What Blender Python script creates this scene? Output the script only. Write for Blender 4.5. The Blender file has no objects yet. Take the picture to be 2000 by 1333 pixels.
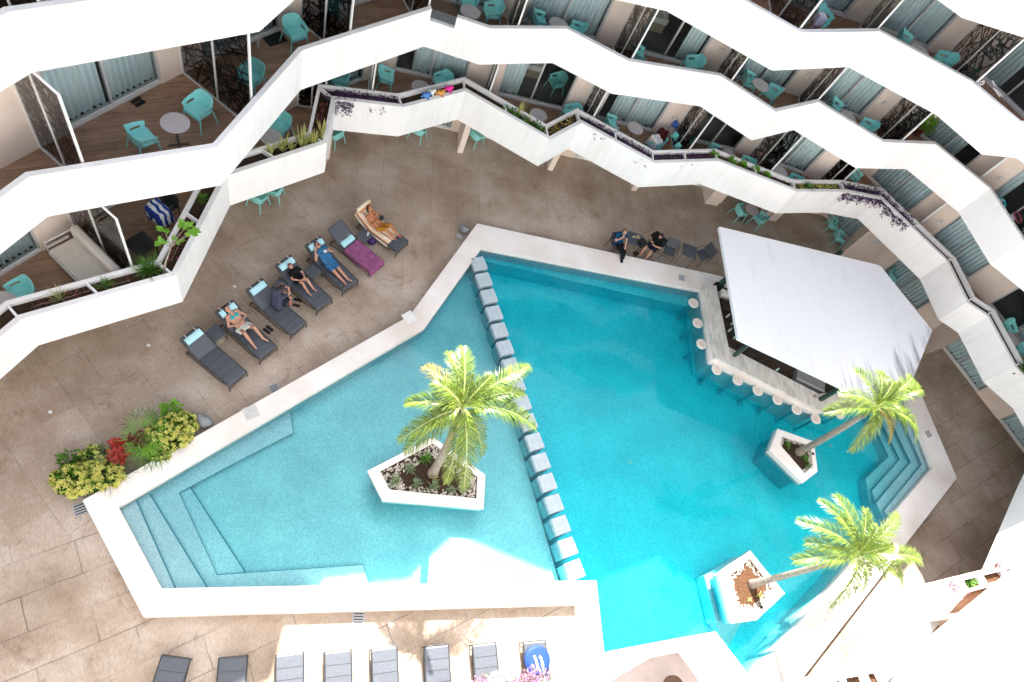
import bpy, bmesh, math, random
from math import sin, cos, tan, pi, radians, degrees, atan2, hypot
from mathutils import Vector, Matrix
from mathutils.geometry import tessellate_polygon
random.seed(7)
sc = bpy.context.scene
col = sc.collection

# ---------------------------------------------------------------- camera
# camera 20 m above the pool deck, looking down across the courtyard
CAM_H = 20.0; FPX = 1340.0; CX, CY = 1000.0, 666.5
_n = Vector((544.8 - CX, 1384.0 - CY, FPX)).normalized()
_X = Vector((1, 0, 0)); _X = (_X - _X.dot(_n) * _n).normalized()
_Z = -_n; _Y = _Z.cross(_X)
cd = bpy.data.cameras.new("camera"); cam = bpy.data.objects.new("camera", cd); col.objects.link(cam)
cd.sensor_width = 36.0; cd.lens = 36.0 * FPX / 2000.0; cd.clip_end = 500; cd.clip_start = 0.1
cam.matrix_world = Matrix(((_X[0], -_X[1], -_X[2], 0), (_Y[0], -_Y[1], -_Y[2], 0), (_Z[0], -_Z[1], -_Z[2], CAM_H), (0, 0, 0, 1)))
sc.camera = cam

def at(u, v, z=0.0):
    """world point at height z seen at photo position u, v"""
    r = Vector((u - CX, v - CY, FPX)); t = (CAM_H - z) / r.dot(_n); P = r * t
    return Vector((P.dot(_X), P.dot(_Y), z))
def xy(u, v, z=0.0):
    p = at(u, v, z); return (p.x, p.y)

# ---------------------------------------------------------------- world, sun, exposure
SUN_EL = radians(47.5); SUN_AZ = radians(-2.0)     # azimuth from +Y towards +X
w = bpy.data.worlds.new("World"); sc.world = w; w.use_nodes = True
nt = w.node_tree; nt.nodes.clear()
sky = nt.nodes.new("ShaderNodeTexSky"); sky.sky_type = 'NISHITA'; sky.sun_disc = False
sky.sun_elevation = SUN_EL; sky.sun_rotation = SUN_AZ; sky.altitude = 10; sky.air_density = 1.0; sky.dust_density = 2.5; sky.ozone_density = 1.0
hs = nt.nodes.new("ShaderNodeHueSaturation"); hs.inputs['Saturation'].default_value = 0.42
bg = nt.nodes.new("ShaderNodeBackground"); bg.inputs['Strength'].default_value = 0.115
wo = nt.nodes.new("ShaderNodeOutputWorld")
nt.links.new(sky.outputs[0], hs.inputs['Color']); nt.links.new(hs.outputs[0], bg.inputs[0]); nt.links.new(bg.outputs[0], wo.inputs[0])
sd = bpy.data.lights.new("sun", 'SUN'); sd.energy = 5.0; sd.angle = radians(0.5); sd.color = (1.0, 0.95, 0.88)
sun = bpy.data.objects.new("sun", sd); col.objects.link(sun); sun.location = (0, 30, 40)
_d = Vector((sin(SUN_AZ) * cos(SUN_EL), cos(SUN_AZ) * cos(SUN_EL), sin(SUN_EL)))
sun.rotation_euler = _d.to_track_quat('Z', 'Y').to_euler()
sc.view_settings.view_transform = 'Standard'; sc.view_settings.look = 'None'
sc.view_settings.exposure = 2.05; sc.view_settings.gamma = 1.0
sc.cycles.max_bounces = 10; sc.cycles.transparent_max_bounces = 16; sc.cycles.diffuse_bounces = 7
sc.cycles.caustics_reflective = False; sc.cycles.caustics_refractive = False
sc.cycles.use_denoising = True

# ---------------------------------------------------------------- materials
MATS = {}
def newmat(name):
    m = bpy.data.materials.new(name); m.use_nodes = True; MATS[name] = m
    return m, m.node_tree, m.node_tree.nodes['Principled BSDF']
def _n_(nt, t, **k):
    n = nt.nodes.new(t)
    for a, b in k.items(): setattr(n, a, b)
    return n
def mat(name, c, rough=0.6, spec=0.4, var=0.12, scale=6.0, bump=0.0, bscale=60.0, metal=0.0, trans=0.0, sss=0.0, coord='Object'):
    """plain surface with real colour variation and a fine bump"""
    m, nt, b = newmat(name)
    tc = _n_(nt, "ShaderNodeTexCoord")
    no = _n_(nt, "ShaderNodeTexNoise"); no.inputs['Scale'].default_value = scale; no.inputs['Detail'].default_value = 5
    nt.links.new(tc.outputs[coord], no.inputs['Vector'])
    ra = _n_(nt, "ShaderNodeValToRGB")
    ra.color_ramp.elements[0].position = 0.3; ra.color_ramp.elements[1].position = 0.7
    ra.color_ramp.elements[0].color = (*[max(0, x * (1 - var)) for x in c], 1); ra.color_ramp.elements[1].color = (*[min(1, x * (1 + var * .6)) for x in c], 1)
    nt.links.new(no.outputs['Fac'], ra.inputs['Fac']); nt.links.new(ra.outputs[0], b.inputs['Base Color'])
    b.inputs['Roughness'].default_value = rough; b.inputs['Specular IOR Level'].default_value = spec; b.inputs['Metallic'].default_value = metal
    if bump:
        n2 = _n_(nt, "ShaderNodeTexNoise"); n2.inputs['Scale'].default_value = bscale; n2.inputs['Detail'].default_value = 3
        bp = _n_(nt, "ShaderNodeBump"); bp.inputs['Strength'].default_value = bump; bp.inputs['Distance'].default_value = .01
        nt.links.new(tc.outputs[coord], n2.inputs['Vector']); nt.links.new(n2.outputs['Fac'], bp.inputs['Height']); nt.links.new(bp.outputs[0], b.inputs['Normal'])
    return m
def leafmat(name, c1, c2, rough=.4, tl=.35):
    m, nt, b = newmat(name)
    tc = _n_(nt, "ShaderNodeTexCoord"); no = _n_(nt, "ShaderNodeTexNoise"); no.inputs['Scale'].default_value = 5
    g = _n_(nt, "ShaderNodeNewGeometry")
    mx = _n_(nt, "ShaderNodeMix", data_type='RGBA'); mx.inputs[6].default_value = (*c1, 1); mx.inputs[7].default_value = (*c2, 1)
    ad = _n_(nt, "ShaderNodeMath", operation='ADD'); ml = _n_(nt, "ShaderNodeMath", operation='MULTIPLY'); ml.inputs[1].default_value = .7
    nt.links.new(tc.outputs['Object'], no.inputs['Vector']); nt.links.new(g.outputs['Random Per Island'], ml.inputs[0])
    nt.links.new(ml.outputs[0], ad.inputs[0]); m3 = _n_(nt, "ShaderNodeMath", operation='MULTIPLY'); m3.inputs[1].default_value = .45
    nt.links.new(no.outputs['Fac'], m3.inputs[0]); nt.links.new(m3.outputs[0], ad.inputs[1]); ad.use_clamp = True
    nt.links.new(ad.outputs[0], mx.inputs[0]); nt.links.new(mx.outputs[2], b.inputs['Base Color'])
    b.inputs['Roughness'].default_value = rough
    tr = _n_(nt, "ShaderNodeBsdfTranslucent"); nt.links.new(mx.outputs[2], tr.inputs[0])
    ms = _n_(nt, "ShaderNodeMixShader"); ms.inputs[0].default_value = tl
    out = nt.nodes['Material Output']
    nt.links.new(b.outputs[0], ms.inputs[1]); nt.links.new(tr.outputs[0], ms.inputs[2]); nt.links.new(ms.outputs[0], out.inputs[0])
    return m

M_white = mat("white_render", (.80, .79, .79), .75, .25, .05, .8, .15, 40)
M_facade = mat("bounce_facade_grey", (.50, .48, .46), .8, .2, .1, .6, .2, 40)  # grey chosen for how much sun the unseen facade throws back
def white_weather():
    m, nt, b = newmat("weathered_white_render"); L = nt.links; g = _n_(nt, "ShaderNodeNewGeometry")
    mp = _n_(nt, "ShaderNodeMapping"); mp.inputs['Scale'].default_value = (4.5, 4.5, .35); L.new(g.outputs['Position'], mp.inputs[0])
    n = _n_(nt, "ShaderNodeTexNoise"); n.inputs['Scale'].default_value = 1; n.inputs['Detail'].default_value = 8; n.inputs['Roughness'].default_value = .62; L.new(mp.outputs[0], n.inputs['Vector'])
    n2 = _n_(nt, "ShaderNodeTexNoise"); n2.inputs['Scale'].default_value = .6; n2.inputs['Detail'].default_value = 5; L.new(g.outputs['Position'], n2.inputs['Vector'])
    ml = _n_(nt, "ShaderNodeMath", operation='MULTIPLY'); L.new(n.outputs['Fac'], ml.inputs[0]); L.new(n2.outputs['Fac'], ml.inputs[1])
    r = _n_(nt, "ShaderNodeValToRGB"); e = r.color_ramp.elements; e[0].position = .13; e[0].color = (.695, .68, .67, 1); e[1].position = .27; e[1].color = (.775, .765, .765, 1); L.new(ml.outputs[0], r.inputs['Fac'])
    L.new(r.outputs[0], b.inputs['Base Color']); b.inputs['Roughness'].default_value = .75; b.inputs['Specular IOR Level'].default_value = .25
    n3 = _n_(nt, "ShaderNodeTexNoise"); n3.inputs['Scale'].default_value = 30; L.new(g.outputs['Position'], n3.inputs['Vector']); bp = _n_(nt, "ShaderNodeBump"); bp.inputs['Strength'].default_value = .2; bp.inputs['Distance'].default_value = .01; L.new(n3.outputs['Fac'], bp.inputs['Height']); L.new(bp.outputs[0], b.inputs['Normal'])
    return m
M_white2 = white_weather()
M_beige = mat("beige_render", (.84, .73, .65), .8, .2, .07, 1.5, .25, 90)
M_soffit = mat("soffit", (.8, .78, .76), .8, .2, .04, 2)
M_alu = mat("aluminium_frame", (.50, .50, .52), .45, .5, .05, 10)
M_alul = mat("pale_aluminium", (.72, .72, .72), .4, .5, .05, 10)
M_lat = mat("dark_bronze_screen", (.028, .022, .02), .5, .4, .2, 8)
M_soil = mat("soil", (.05, .032, .022), .95, .1, .5, 25, 1.0, 60)
M_soilr = mat("dry_soil", (.11, .055, .03), .95, .1, .5, 18, 1.0, 50)
M_teal = mat("teal_plastic", (.27, .70, .69), .45, .4, .05, 8)
M_table = mat("taupe_table", (.46, .42, .43), .5, .4, .05, 20)
M_steel = mat("table_leg_metal", (.10, .09, .09), .45, .5, .05, 10)
M_carpet = mat("room_floor_grey", (.22, .225, .23), .6, .4, .15, 12)
M_room = mat("room_wall", (.45, .40, .36), .8, .2, .05, 2)
M_bed = mat("bed_linen", (.75, .74, .72), .9, .1, .08, 6, .5, 8)
M_bedb = mat("bed_base_fabric", (.42, .36, .28), .9, .1, .1, 12)
M_cush = mat("cream_cushion", (.62, .58, .53), .9, .1, .05, 5, .2, 30)
M_sling = mat("charcoal_sling", (.055, .065, .085), .45, .8, .15, 14, .3, 300)
M_lframe = mat("charcoal_frame", (.035, .036, .04), .4, .5, .1, 14)
M_pillow = mat("pale_blue_vinyl", (.42, .72, .80), .45, .4, .04, 10)
M_marble = None
M_green = mat("dark_green_post", (.012, .05, .04), .35, .5, .3, 20)
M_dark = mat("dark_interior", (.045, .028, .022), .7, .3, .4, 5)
M_darkgrey = mat("grey_metal_worktop", (.22, .22, .24), .35, .5, .15, 6)
M_black = mat("black", (.012, .012, .014), .6, .4, .2, 10)
M_bark = mat("palm_bark", (.30, .25, .21), .9, .2, .35, 12, .8, 30)
M_grate = mat("grate_grey", (.35, .36, .38), .5, .5, .1, 20)
M_stone = mat("grey_stone", (.22, .24, .26), .8, .3, .25, 5, .6, 20)
M_palm = leafmat("palm_leaf", (.025, .09, .008), (.27, .35, .05), .35, .22)
M_palmd = leafmat("palm_leaf_old", (.16, .11, .03), (.40, .33, .08), .5, .25)
M_rachis = mat("palm_rib", (.45, .50, .18), .5, .4, .1, 6)
M_leafg = leafmat("green_leaf", (.035, .11, .015), (.12, .28, .03), .4, .3)
M_leafb = leafmat("bright_green_leaf", (.12, .34, .03), (.28, .55, .06), .4, .4)
M_leafy = leafmat("yellow_leaf", (.40, .44, .05), (.80, .74, .22), .5, .3)
M_leafsn = leafmat("snake_plant_leaf", (.12, .18, .05), (.55, .52, .18), .5, .2)
M_leafp = leafmat("purple_leaf", (.03, .012, .05), (.12, .05, .16), .5, .2)
M_leafr = leafmat("red_leaf", (.18, .012, .015), (.55, .05, .03), .45, .3)
M_leafm = leafmat("maroon_leaf", (.05, .012, .012), (.20, .05, .03), .5, .2)
M_leafgr = leafmat("grey_green_leaf", (.07, .12, .06), (.22, .28, .14), .6, .2)
M_pink = leafmat("pink_bract", (.45, .12, .32), (.75, .40, .62), .6, .4)
M_pebble = mat("pale_pebbles", (.55, .50, .43), .9, .2, .6, 45, 1.0, 45)

# --- deck: large brown stone slabs in three laying directions, stained
def deck_material():
    m, nt, b = newmat("deck_stone")
    L = nt.links
    g = _n_(nt, "ShaderNodeNewGeometry")
    def brick(ang, loc, sx, sy, msize):
        mp = _n_(nt, "ShaderNodeMapping"); mp.inputs['Rotation'].default_value = (0, 0, radians(ang)); mp.inputs['Location'].default_value = loc
        nz = _n_(nt, "ShaderNodeTexNoise"); nz.inputs['Scale'].default_value = 3.5; nz.inputs['Detail'].default_value = 3
        vm = _n_(nt, "ShaderNodeVectorMath", operation='MULTIPLY_ADD'); vm.inputs[1].default_value = (.05, .05, 0)
        L.new(g.outputs['Position'], nz.inputs['Vector']); L.new(nz.outputs['Color'], vm.inputs[0]); L.new(g.outputs['Position'], vm.inputs[2])
        L.new(vm.outputs[0], mp.inputs['Vector'])
        br = _n_(nt, "ShaderNodeTexBrick"); br.offset = .37; br.squash = 1
        br.inputs['Scale'].default_value = 1; br.inputs['Brick Width'].default_value = sx; br.inputs['Row Height'].default_value = sy
        br.inputs['Mortar Size'].default_value = msize; br.inputs['Mortar Smooth'].default_value = .6; br.inputs['Bias'].default_value = 0
        br.inputs['Color1'].default_value = (0, 0, 0, 1); br.inputs['Color2'].default_value = (1, 1, 1, 1); br.inputs['Mortar'].default_value = (.5, .5, .5, 1)
        L.new(mp.outputs[0], br.inputs['Vector']); return br
    A = brick(-27, (0.3, 0.2, 0), 2.1, .86, .018)
    B = brick(-43 + 90, (0.1, 0.6, 0), 2.2, .9, .008)
    Cc = brick(88, (0.4, 0.2, 0), 2.4, .92, .007)
    sp = _n_(nt, "ShaderNodeSeparateXYZ"); L.new(g.outputs['Position'], sp.inputs[0])
    def lt(ax, by, c):     # mask: ax*x + by*y < c
        a = _n_(nt, "ShaderNodeMath", operation='MULTIPLY'); a.inputs[1].default_value = ax; L.new(sp.outputs[0], a.inputs[0])
        b2 = _n_(nt, "ShaderNodeMath", operation='MULTIPLY_ADD'); b2.inputs[1].default_value = by; L.new(sp.outputs[1], b2.inputs[0]); L.new(a.outputs[0], b2.inputs[2])
        c2 = _n_(nt, "ShaderNodeMath", operation='LESS_THAN'); c2.inputs[1].default_value = c; L.new(b2.outputs[0], c2.inputs[0]); return c2
    k1 = lt(-.35, 1.0, 5.9)      # lower-left apron
    k2 = lt(.85, .5, 6.6)      # north-west apron
    def mixc(fac, a, b2):
        x = _n_(nt, "ShaderNodeMix", data_type='RGBA'); L.new(fac, x.inputs[0]); L.new(a, x.inputs[6]); L.new(b2, x.inputs[7]); return x.outputs[2]
    colr = mixc(k1.outputs[0], mixc(k2.outputs[0], Cc.outputs['Color'], B.outputs['Color']), A.outputs['Color'])
    joint = mixc(k1.outputs[0], mixc(k2.outputs[0], Cc.outputs['Fac'], B.outputs['Fac']), A.outputs['Fac'])
    n1 = _n_(nt, "ShaderNodeTexNoise"); n1.inputs['Scale'].default_value = .45; n1.inputs['Detail'].default_value = 8; n1.inputs['Roughness'].default_value = .62
    L.new(g.outputs['Position'], n1.inputs['Vector'])
    n2 = _n_(nt, "ShaderNodeTexNoise"); n2.inputs['Scale'].default_value = 26; n2.inputs['Detail'].default_value = 6; n2.inputs['Roughness'].default_value = .7
    mp = _n_(nt, "ShaderNodeMapping"); mp.inputs['Scale'].default_value = (1, .35, 1); mp.inputs['Rotation'].default_value = (0, 0, .5)
    L.new(g.outputs['Position'], mp.inputs[0]); L.new(mp.outputs[0], n2.inputs['Vector'])
    r1 = _n_(nt, "ShaderNodeValToRGB"); e = r1.color_ramp.elements
    e[0].position = .34; e[0].color = (.29, .22, .165, 1); e[1].position = .66; e[1].color = (.50, .43, .37, 1)
    x = e.new(.5); x.color = (.40, .32, .255, 1)
    L.new(n1.outputs['Fac'], r1.inputs['Fac'])
    tint = _n_(nt, "ShaderNodeMix", data_type='RGBA', blend_type='MULTIPLY'); tint.inputs[0].default_value = 1
    r2 = _n_(nt, "ShaderNodeValToRGB"); r2.color_ramp.elements[0].color = (.94, .93, .92, 1); r2.color_ramp.elements[1].color = (1.07, 1.07, 1.08, 1)
    L.new(colr, r2.inputs['Fac']); L.new(r1.outputs[0], tint.inputs[6]); L.new(r2.outputs[0], tint.inputs[7])
    t2 = _n_(nt, "ShaderNodeMix", data_type='RGBA', blend_type='MULTIPLY'); t2.inputs[0].default_value = 1
    r3 = _n_(nt, "ShaderNodeValToRGB"); r3.color_ramp.elements[0].position = .3; r3.color_ramp.elements[0].color = (.76, .74, .72, 1); r3.color_ramp.elements[1].position = .62; r3.color_ramp.elements[1].color = (1.1, 1.1, 1.1, 1)
    L.new(n2.outputs['Fac'], r3.inputs['Fac']); L.new(tint.outputs[2], t2.inputs[6]); L.new(r3.outputs[0], t2.inputs[7])
    # stain veins
    vo = _n_(nt, "ShaderNodeTexNoise"); vo.inputs['Scale'].default_value = 1.1; vo.inputs['Detail'].default_value = 9; vo.inputs['Roughness'].default_value = .7; vo.inputs['Distortion'].default_value = 1.2
    L.new(g.outputs['Position'], vo.inputs['Vector'])
    r4 = _n_(nt, "ShaderNodeValToRGB"); r4.color_ramp.elements[0].position = .56; r4.color_ramp.elements[0].color = (1, 1, 1, 1); r4.color_ramp.elements[1].position = .72; r4.color_ramp.elements[1].color = (.55, .48, .43, 1)
    L.new(vo.outputs['Fac'], r4.inputs['Fac'])
    t3 = _n_(nt, "ShaderNodeMix", data_type='RGBA', blend_type='MULTIPLY'); t3.inputs[0].default_value = .8; L.new(t2.outputs[2], t3.inputs[6]); L.new(r4.outputs[0], t3.inputs[7])
    # joint darkness is patchy
    jn = _n_(nt, "ShaderNodeTexNoise"); jn.inputs['Scale'].default_value = .8; L.new(g.outputs['Position'], jn.inputs['Vector'])
    jr = _n_(nt, "ShaderNodeMapRange"); jr.inputs[1].default_value = .35; jr.inputs[2].default_value = .65; jr.inputs[3].default_value = .08; jr.inputs[4].default_value = .7; L.new(jn.outputs['Fac'], jr.inputs[0])
    jm = _n_(nt, "ShaderNodeMath", operation='MULTIPLY'); L.new(joint, jm.inputs[0]); L.new(jr.outputs[0], jm.inputs[1])
    t4 = _n_(nt, "ShaderNodeMix", data_type='RGBA'); L.new(jm.outputs[0], t4.inputs[0]); L.new(t3.outputs[2], t4.inputs[6]); t4.inputs[7].default_value = (.06, .045, .035, 1)
    L.new(t4.outputs[2], b.inputs['Base Color'])
    b.inputs['Roughness'].default_value = .7; b.inputs['Specular IOR Level'].default_value = .3
    bp = _n_(nt, "ShaderNodeBump"); bp.inputs['Strength'].default_value = .35; bp.inputs['Distance'].default_value = .01
    L.new(n2.outputs['Fac'], bp.inputs['Height']); L.new(bp.outputs[0], b.inputs['Normal'])
    return m
M_deck = deck_material()

def coping_material():
    m, nt, b = newmat("cream_stone"); L = nt.links
    g = _n_(nt, "ShaderNodeNewGeometry")
    n1 = _n_(nt, "ShaderNodeTexNoise"); n1.inputs['Scale'].default_value = .7; n1.inputs['Detail'].default_value = 7
    L.new(g.outputs['Position'], n1.inputs['Vector'])
    r = _n_(nt, "ShaderNodeValToRGB"); e = r.color_ramp.elements
    e[0].position = .3; e[0].color = (.70, .63, .58, 1); e[1].position = .62; e[1].color = (.84, .80, .78, 1)
    L.new(n1.outputs['Fac'], r.inputs['Fac'])
    v = _n_(nt, "ShaderNodeTexBrick"); v.inputs['Scale'].default_value = 1; v.inputs['Brick Width'].default_value = .6; v.inputs['Row Height'].default_value = .6; v.inputs['Mortar Size'].default_value = .003
    v.inputs['Color1'].default_value = (.97, .97, .97, 1); v.inputs['Color2'].default_value = (1, 1, 1, 1); v.inputs['Mortar'].default_value = (.88, .86, .85, 1)
    mp = _n_(nt, "ShaderNodeMapping"); mp.inputs['Rotation'].default_value = (0, 0, radians(-30)); L.new(g.outputs['Position'], mp.inputs[0]); L.new(mp.outputs[0], v.inputs['Vector'])
    mx = _n_(nt, "ShaderNodeMix", data_type='RGBA', blend_type='MULTIPLY'); mx.inputs[0].default_value = 1
    L.new(r.outputs[0], mx.inputs[6]); L.new(v.outputs['Color'], mx.inputs[7]); L.new(mx.outputs[2], b.inputs['Base Color'])
    b.inputs['Roughness'].default_value = .55; b.inputs['Specular IOR Level'].default_value = .35
    return m
M_coping = coping_material()

def marble_material(name, base, vein, sc_, rot, lo=.42, hi=.62):
    m, nt, b = newmat(name); L = nt.links
    g = _n_(nt, "ShaderNodeNewGeometry"); mp = _n_(nt, "ShaderNodeMapping"); mp.inputs['Rotation'].default_value = (0, 0, rot); mp.inputs['Scale'].default_value = sc_
    L.new(g.outputs['Position'], mp.inputs[0])
    n = _n_(nt, "ShaderNodeTexNoise"); n.inputs['Scale'].default_value = 1; n.inputs['Detail'].default_value = 9; n.inputs['Roughness'].default_value = .65; n.inputs['Distortion'].default_value = .6
    L.new(mp.outputs[0], n.inputs['Vector'])
    r = _n_(nt, "ShaderNodeValToRGB"); e = r.color_ramp.elements
    e[0].position = lo; e[0].color = (*vein, 1); e[1].position = hi; e[1].color = (*base, 1)
    L.new(n.outputs['Fac'], r.inputs['Fac']); L.new(r.outputs[0], b.inputs['Base Color'])
    b.inputs['Roughness'].default_value = .4
    return m
M_marble = marble_material("veined_marble", (.78, .73, .70), (.47, .43, .40), (7, 1.6, 1), radians(-28), .3, .6)
M_riser_shade = shade_turquoise = mat("turquoise_riser_shade", (.03, .26, .34), .5, .4, .25, 30)  # dark turquoise for the painted shade of the step risers
M_block = mat("pale_grey_block", (.45, .53, .585), .7, .3, .12, 5, .5, 60)

def wood_material():
    m, nt, b = newmat("wood_look_tile"); L = nt.links
    g = _n_(nt, "ShaderNodeNewGeometry")
    mp = _n_(nt, "ShaderNodeMapping"); mp.inputs['Rotation'].default_value = (0, 0, radians(-25)); L.new(g.outputs['Position'], mp.inputs[0])
    br = _n_(nt, "ShaderNodeTexBrick"); br.inputs['Scale'].default_value = 1; br.inputs['Brick Width'].default_value = 1.1; br.inputs['Row Height'].default_value = .19; br.inputs['Mortar Size'].default_value = .003
    br.inputs['Color1'].default_value = (.84, .84, .84, 1); br.inputs['Color2'].default_value = (1.12, 1.12, 1.12, 1); br.inputs['Mortar'].default_value = (.55, .5, .5, 1)
    L.new(mp.outputs[0], br.inputs['Vector'])
    m2 = _n_(nt, "ShaderNodeMapping"); m2.inputs['Scale'].default_value = (2, 16, 2); L.new(mp.outputs[0], m2.inputs[0])
    n = _n_(nt, "ShaderNodeTexNoise"); n.inputs['Scale'].default_value = 1; n.inputs['Detail'].default_value = 6; L.new(m2.outputs[0], n.inputs['Vector'])
    r = _n_(nt, "ShaderNodeValToRGB"); e = r.color_ramp.elements; e[0].position = .3; e[0].color = (.26, .145, .09, 1); e[1].position = .7; e[1].color = (.43, .265, .18, 1)
    L.new(n.outputs['Fac'], r.inputs['Fac'])
    mx = _n_(nt, "ShaderNodeMix", data_type='RGBA', blend_type='MULTIPLY'); mx.inputs[0].default_value = 1
    L.new(r.outputs[0], mx.inputs[6]); L.new(br.outputs['Color'], mx.inputs[7]); L.new(mx.outputs[2], b.inputs['Base Color'])
    b.inputs['Roughness'].default_value = .55; return m
M_wood = wood_material()

def mosaic_material(name, ca, cb, cc):
    m, nt, b = newmat(name); L = nt.links
    g = _n_(nt, "ShaderNodeNewGeometry")
    v = _n_(nt, "ShaderNodeTexVoronoi"); v.distance = 'CHEBYCHEV'; v.inputs['Scale'].default_value = 26; v.inputs['Randomness'].default_value = .35; L.new(g.outputs['Position'], v.inputs['Vector'])
    r = _n_(nt, "ShaderNodeValToRGB"); e = r.color_ramp.elements; e[0].position = .05; e[0].color = (*ca, 1); e[1].position = .95; e[1].color = (*cc, 1); x = e.new(.45); x.color = (*cb, 1)
    sp = _n_(nt, "ShaderNodeSeparateColor"); L.new(v.outputs['Color'], sp.inputs[0]); L.new(sp.outputs[0], r.inputs['Fac'])
    n = _n_(nt, "ShaderNodeTexNoise"); n.inputs['Scale'].default_value = .9; n.inputs['Detail'].default_value = 6; L.new(g.outputs['Position'], n.inputs['Vector'])
    r2 = _n_(nt, "ShaderNodeValToRGB"); r2.color_ramp.elements[0].position = .3; r2.color_ramp.elements[0].color = (.84, .86, .88, 1); r2.color_ramp.elements[1].position = .7; r2.color_ramp.elements[1].color = (1.08, 1.06, 1.04, 1); L.new(n.outputs['Fac'], r2.inputs['Fac'])
    mx = _n_(nt, "ShaderNodeMix", data_type='RGBA', blend_type='MULTIPLY'); mx.inputs[0].default_value = 1
    L.new(r.outputs[0], mx.inputs[6]); L.new(r2.outputs[0], mx.inputs[7]); L.new(mx.outputs[2], b.inputs['Base Color'])
    b.inputs['Roughness'].default_value = .5; return m, nt, b, g, mx
M_tile = mosaic_material("pale_blue_mosaic", (.45, .63, .68), (.54, .72, .76), (.64, .80, .83))[0]
def deep_tile():
    # turquoise mosaic floor; wavy reflections of the parapets faintly painted in as paler bands
    m, nt, b, g, mx = mosaic_material("turquoise_mosaic", (.05, .70, .78), (.09, .80, .87), (.15, .86, .90)); L = nt.links
    mp = _n_(nt, "ShaderNodeMapping"); mp.inputs['Rotation'].default_value = (0, 0, radians(12)); L.new(g.outputs['Position'], mp.inputs[0])
    wn = _n_(nt, "ShaderNodeTexNoise"); wn.inputs['Scale'].default_value = 1.4; wn.inputs['Detail'].default_value = 4; L.new(g.outputs['Position'], wn.inputs['Vector'])
    vm = _n_(nt, "ShaderNodeVectorMath", operation='MULTIPLY_ADD'); vm.inputs[1].default_value = (.5, .5, 0); L.new(wn.outputs['Color'], vm.inputs[0]); L.new(mp.outputs[0], vm.inputs[2])
    s = _n_(nt, "ShaderNodeSeparateXYZ"); L.new(vm.outputs[0], s.inputs[0])
    def M(op, a, b2=None, c=None):
        x = _n_(nt, "ShaderNodeMath", operation=op)
        for i, q in enumerate((a, b2, c)):
            if q is None: continue
            if isinstance(q, (int, float)): x.inputs[i].default_value = q
            else: L.new(q, x.inputs[i])
        return x.outputs[0]
    tot = None
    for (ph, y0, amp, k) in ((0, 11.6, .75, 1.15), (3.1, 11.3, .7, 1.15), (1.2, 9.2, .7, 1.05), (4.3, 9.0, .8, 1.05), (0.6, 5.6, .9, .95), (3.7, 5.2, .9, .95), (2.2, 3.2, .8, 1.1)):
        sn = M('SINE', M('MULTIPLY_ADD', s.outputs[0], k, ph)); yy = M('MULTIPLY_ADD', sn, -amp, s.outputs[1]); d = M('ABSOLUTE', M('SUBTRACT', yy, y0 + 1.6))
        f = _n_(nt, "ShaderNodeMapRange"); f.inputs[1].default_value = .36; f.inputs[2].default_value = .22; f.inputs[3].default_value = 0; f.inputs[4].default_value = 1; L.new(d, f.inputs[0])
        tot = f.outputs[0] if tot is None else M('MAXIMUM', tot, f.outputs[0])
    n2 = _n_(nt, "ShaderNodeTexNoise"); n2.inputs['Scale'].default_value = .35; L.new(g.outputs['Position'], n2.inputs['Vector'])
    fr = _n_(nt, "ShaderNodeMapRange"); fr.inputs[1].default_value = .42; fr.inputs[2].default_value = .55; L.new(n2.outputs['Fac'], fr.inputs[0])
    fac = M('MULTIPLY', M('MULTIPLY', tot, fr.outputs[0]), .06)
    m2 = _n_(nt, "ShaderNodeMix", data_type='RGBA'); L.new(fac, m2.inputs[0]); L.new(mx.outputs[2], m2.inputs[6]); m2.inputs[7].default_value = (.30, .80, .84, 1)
    L.new(m2.outputs[2], b.inputs['Base Color']); return m
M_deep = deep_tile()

def water_material():
    m, nt, b = newmat("pool_water"); L = nt.links; nt.nodes.remove(b); out = nt.nodes['Material Output']
    t = _n_(nt, "ShaderNodeBsdfTransparent"); gl = _n_(nt, "ShaderNodeBsdfGlossy"); gl.inputs['Roughness'].default_value = .03
    fr = _n_(nt, "ShaderNodeFresnel"); fr.inputs['IOR'].default_value = 1.33
    g = _n_(nt, "ShaderNodeNewGeometry"); n = _n_(nt, "ShaderNodeTexNoise"); n.inputs['Scale'].default_value = 1.6; n.inputs['Detail'].default_value = 3
    L.new(g.outputs['Position'], n.inputs['Vector']); bp = _n_(nt, "ShaderNodeBump"); bp.inputs['Strength'].default_value = .13; bp.inputs['Distance'].default_value = .05
    L.new(n.outputs['Fac'], bp.inputs['Height']); L.new(bp.outputs[0], gl.inputs['Normal']); L.new(bp.outputs[0], fr.inputs['Normal'])
    ms = _n_(nt, "ShaderNodeMixShader"); L.new(fr.outputs[0], ms.inputs[0]); L.new(t.outputs[0], ms.inputs[1]); L.new(gl.outputs[0], ms.inputs[2]); L.new(ms.outputs[0], out.inputs['Surface'])
    va = _n_(nt, "ShaderNodeVolumeAbsorption"); va.inputs['Density'].default_value = .82; va.inputs['Color'].default_value = (.02, .93, .965, 1)
    L.new(va.outputs[0], out.inputs['Volume']); return m
M_water = water_material()

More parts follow.
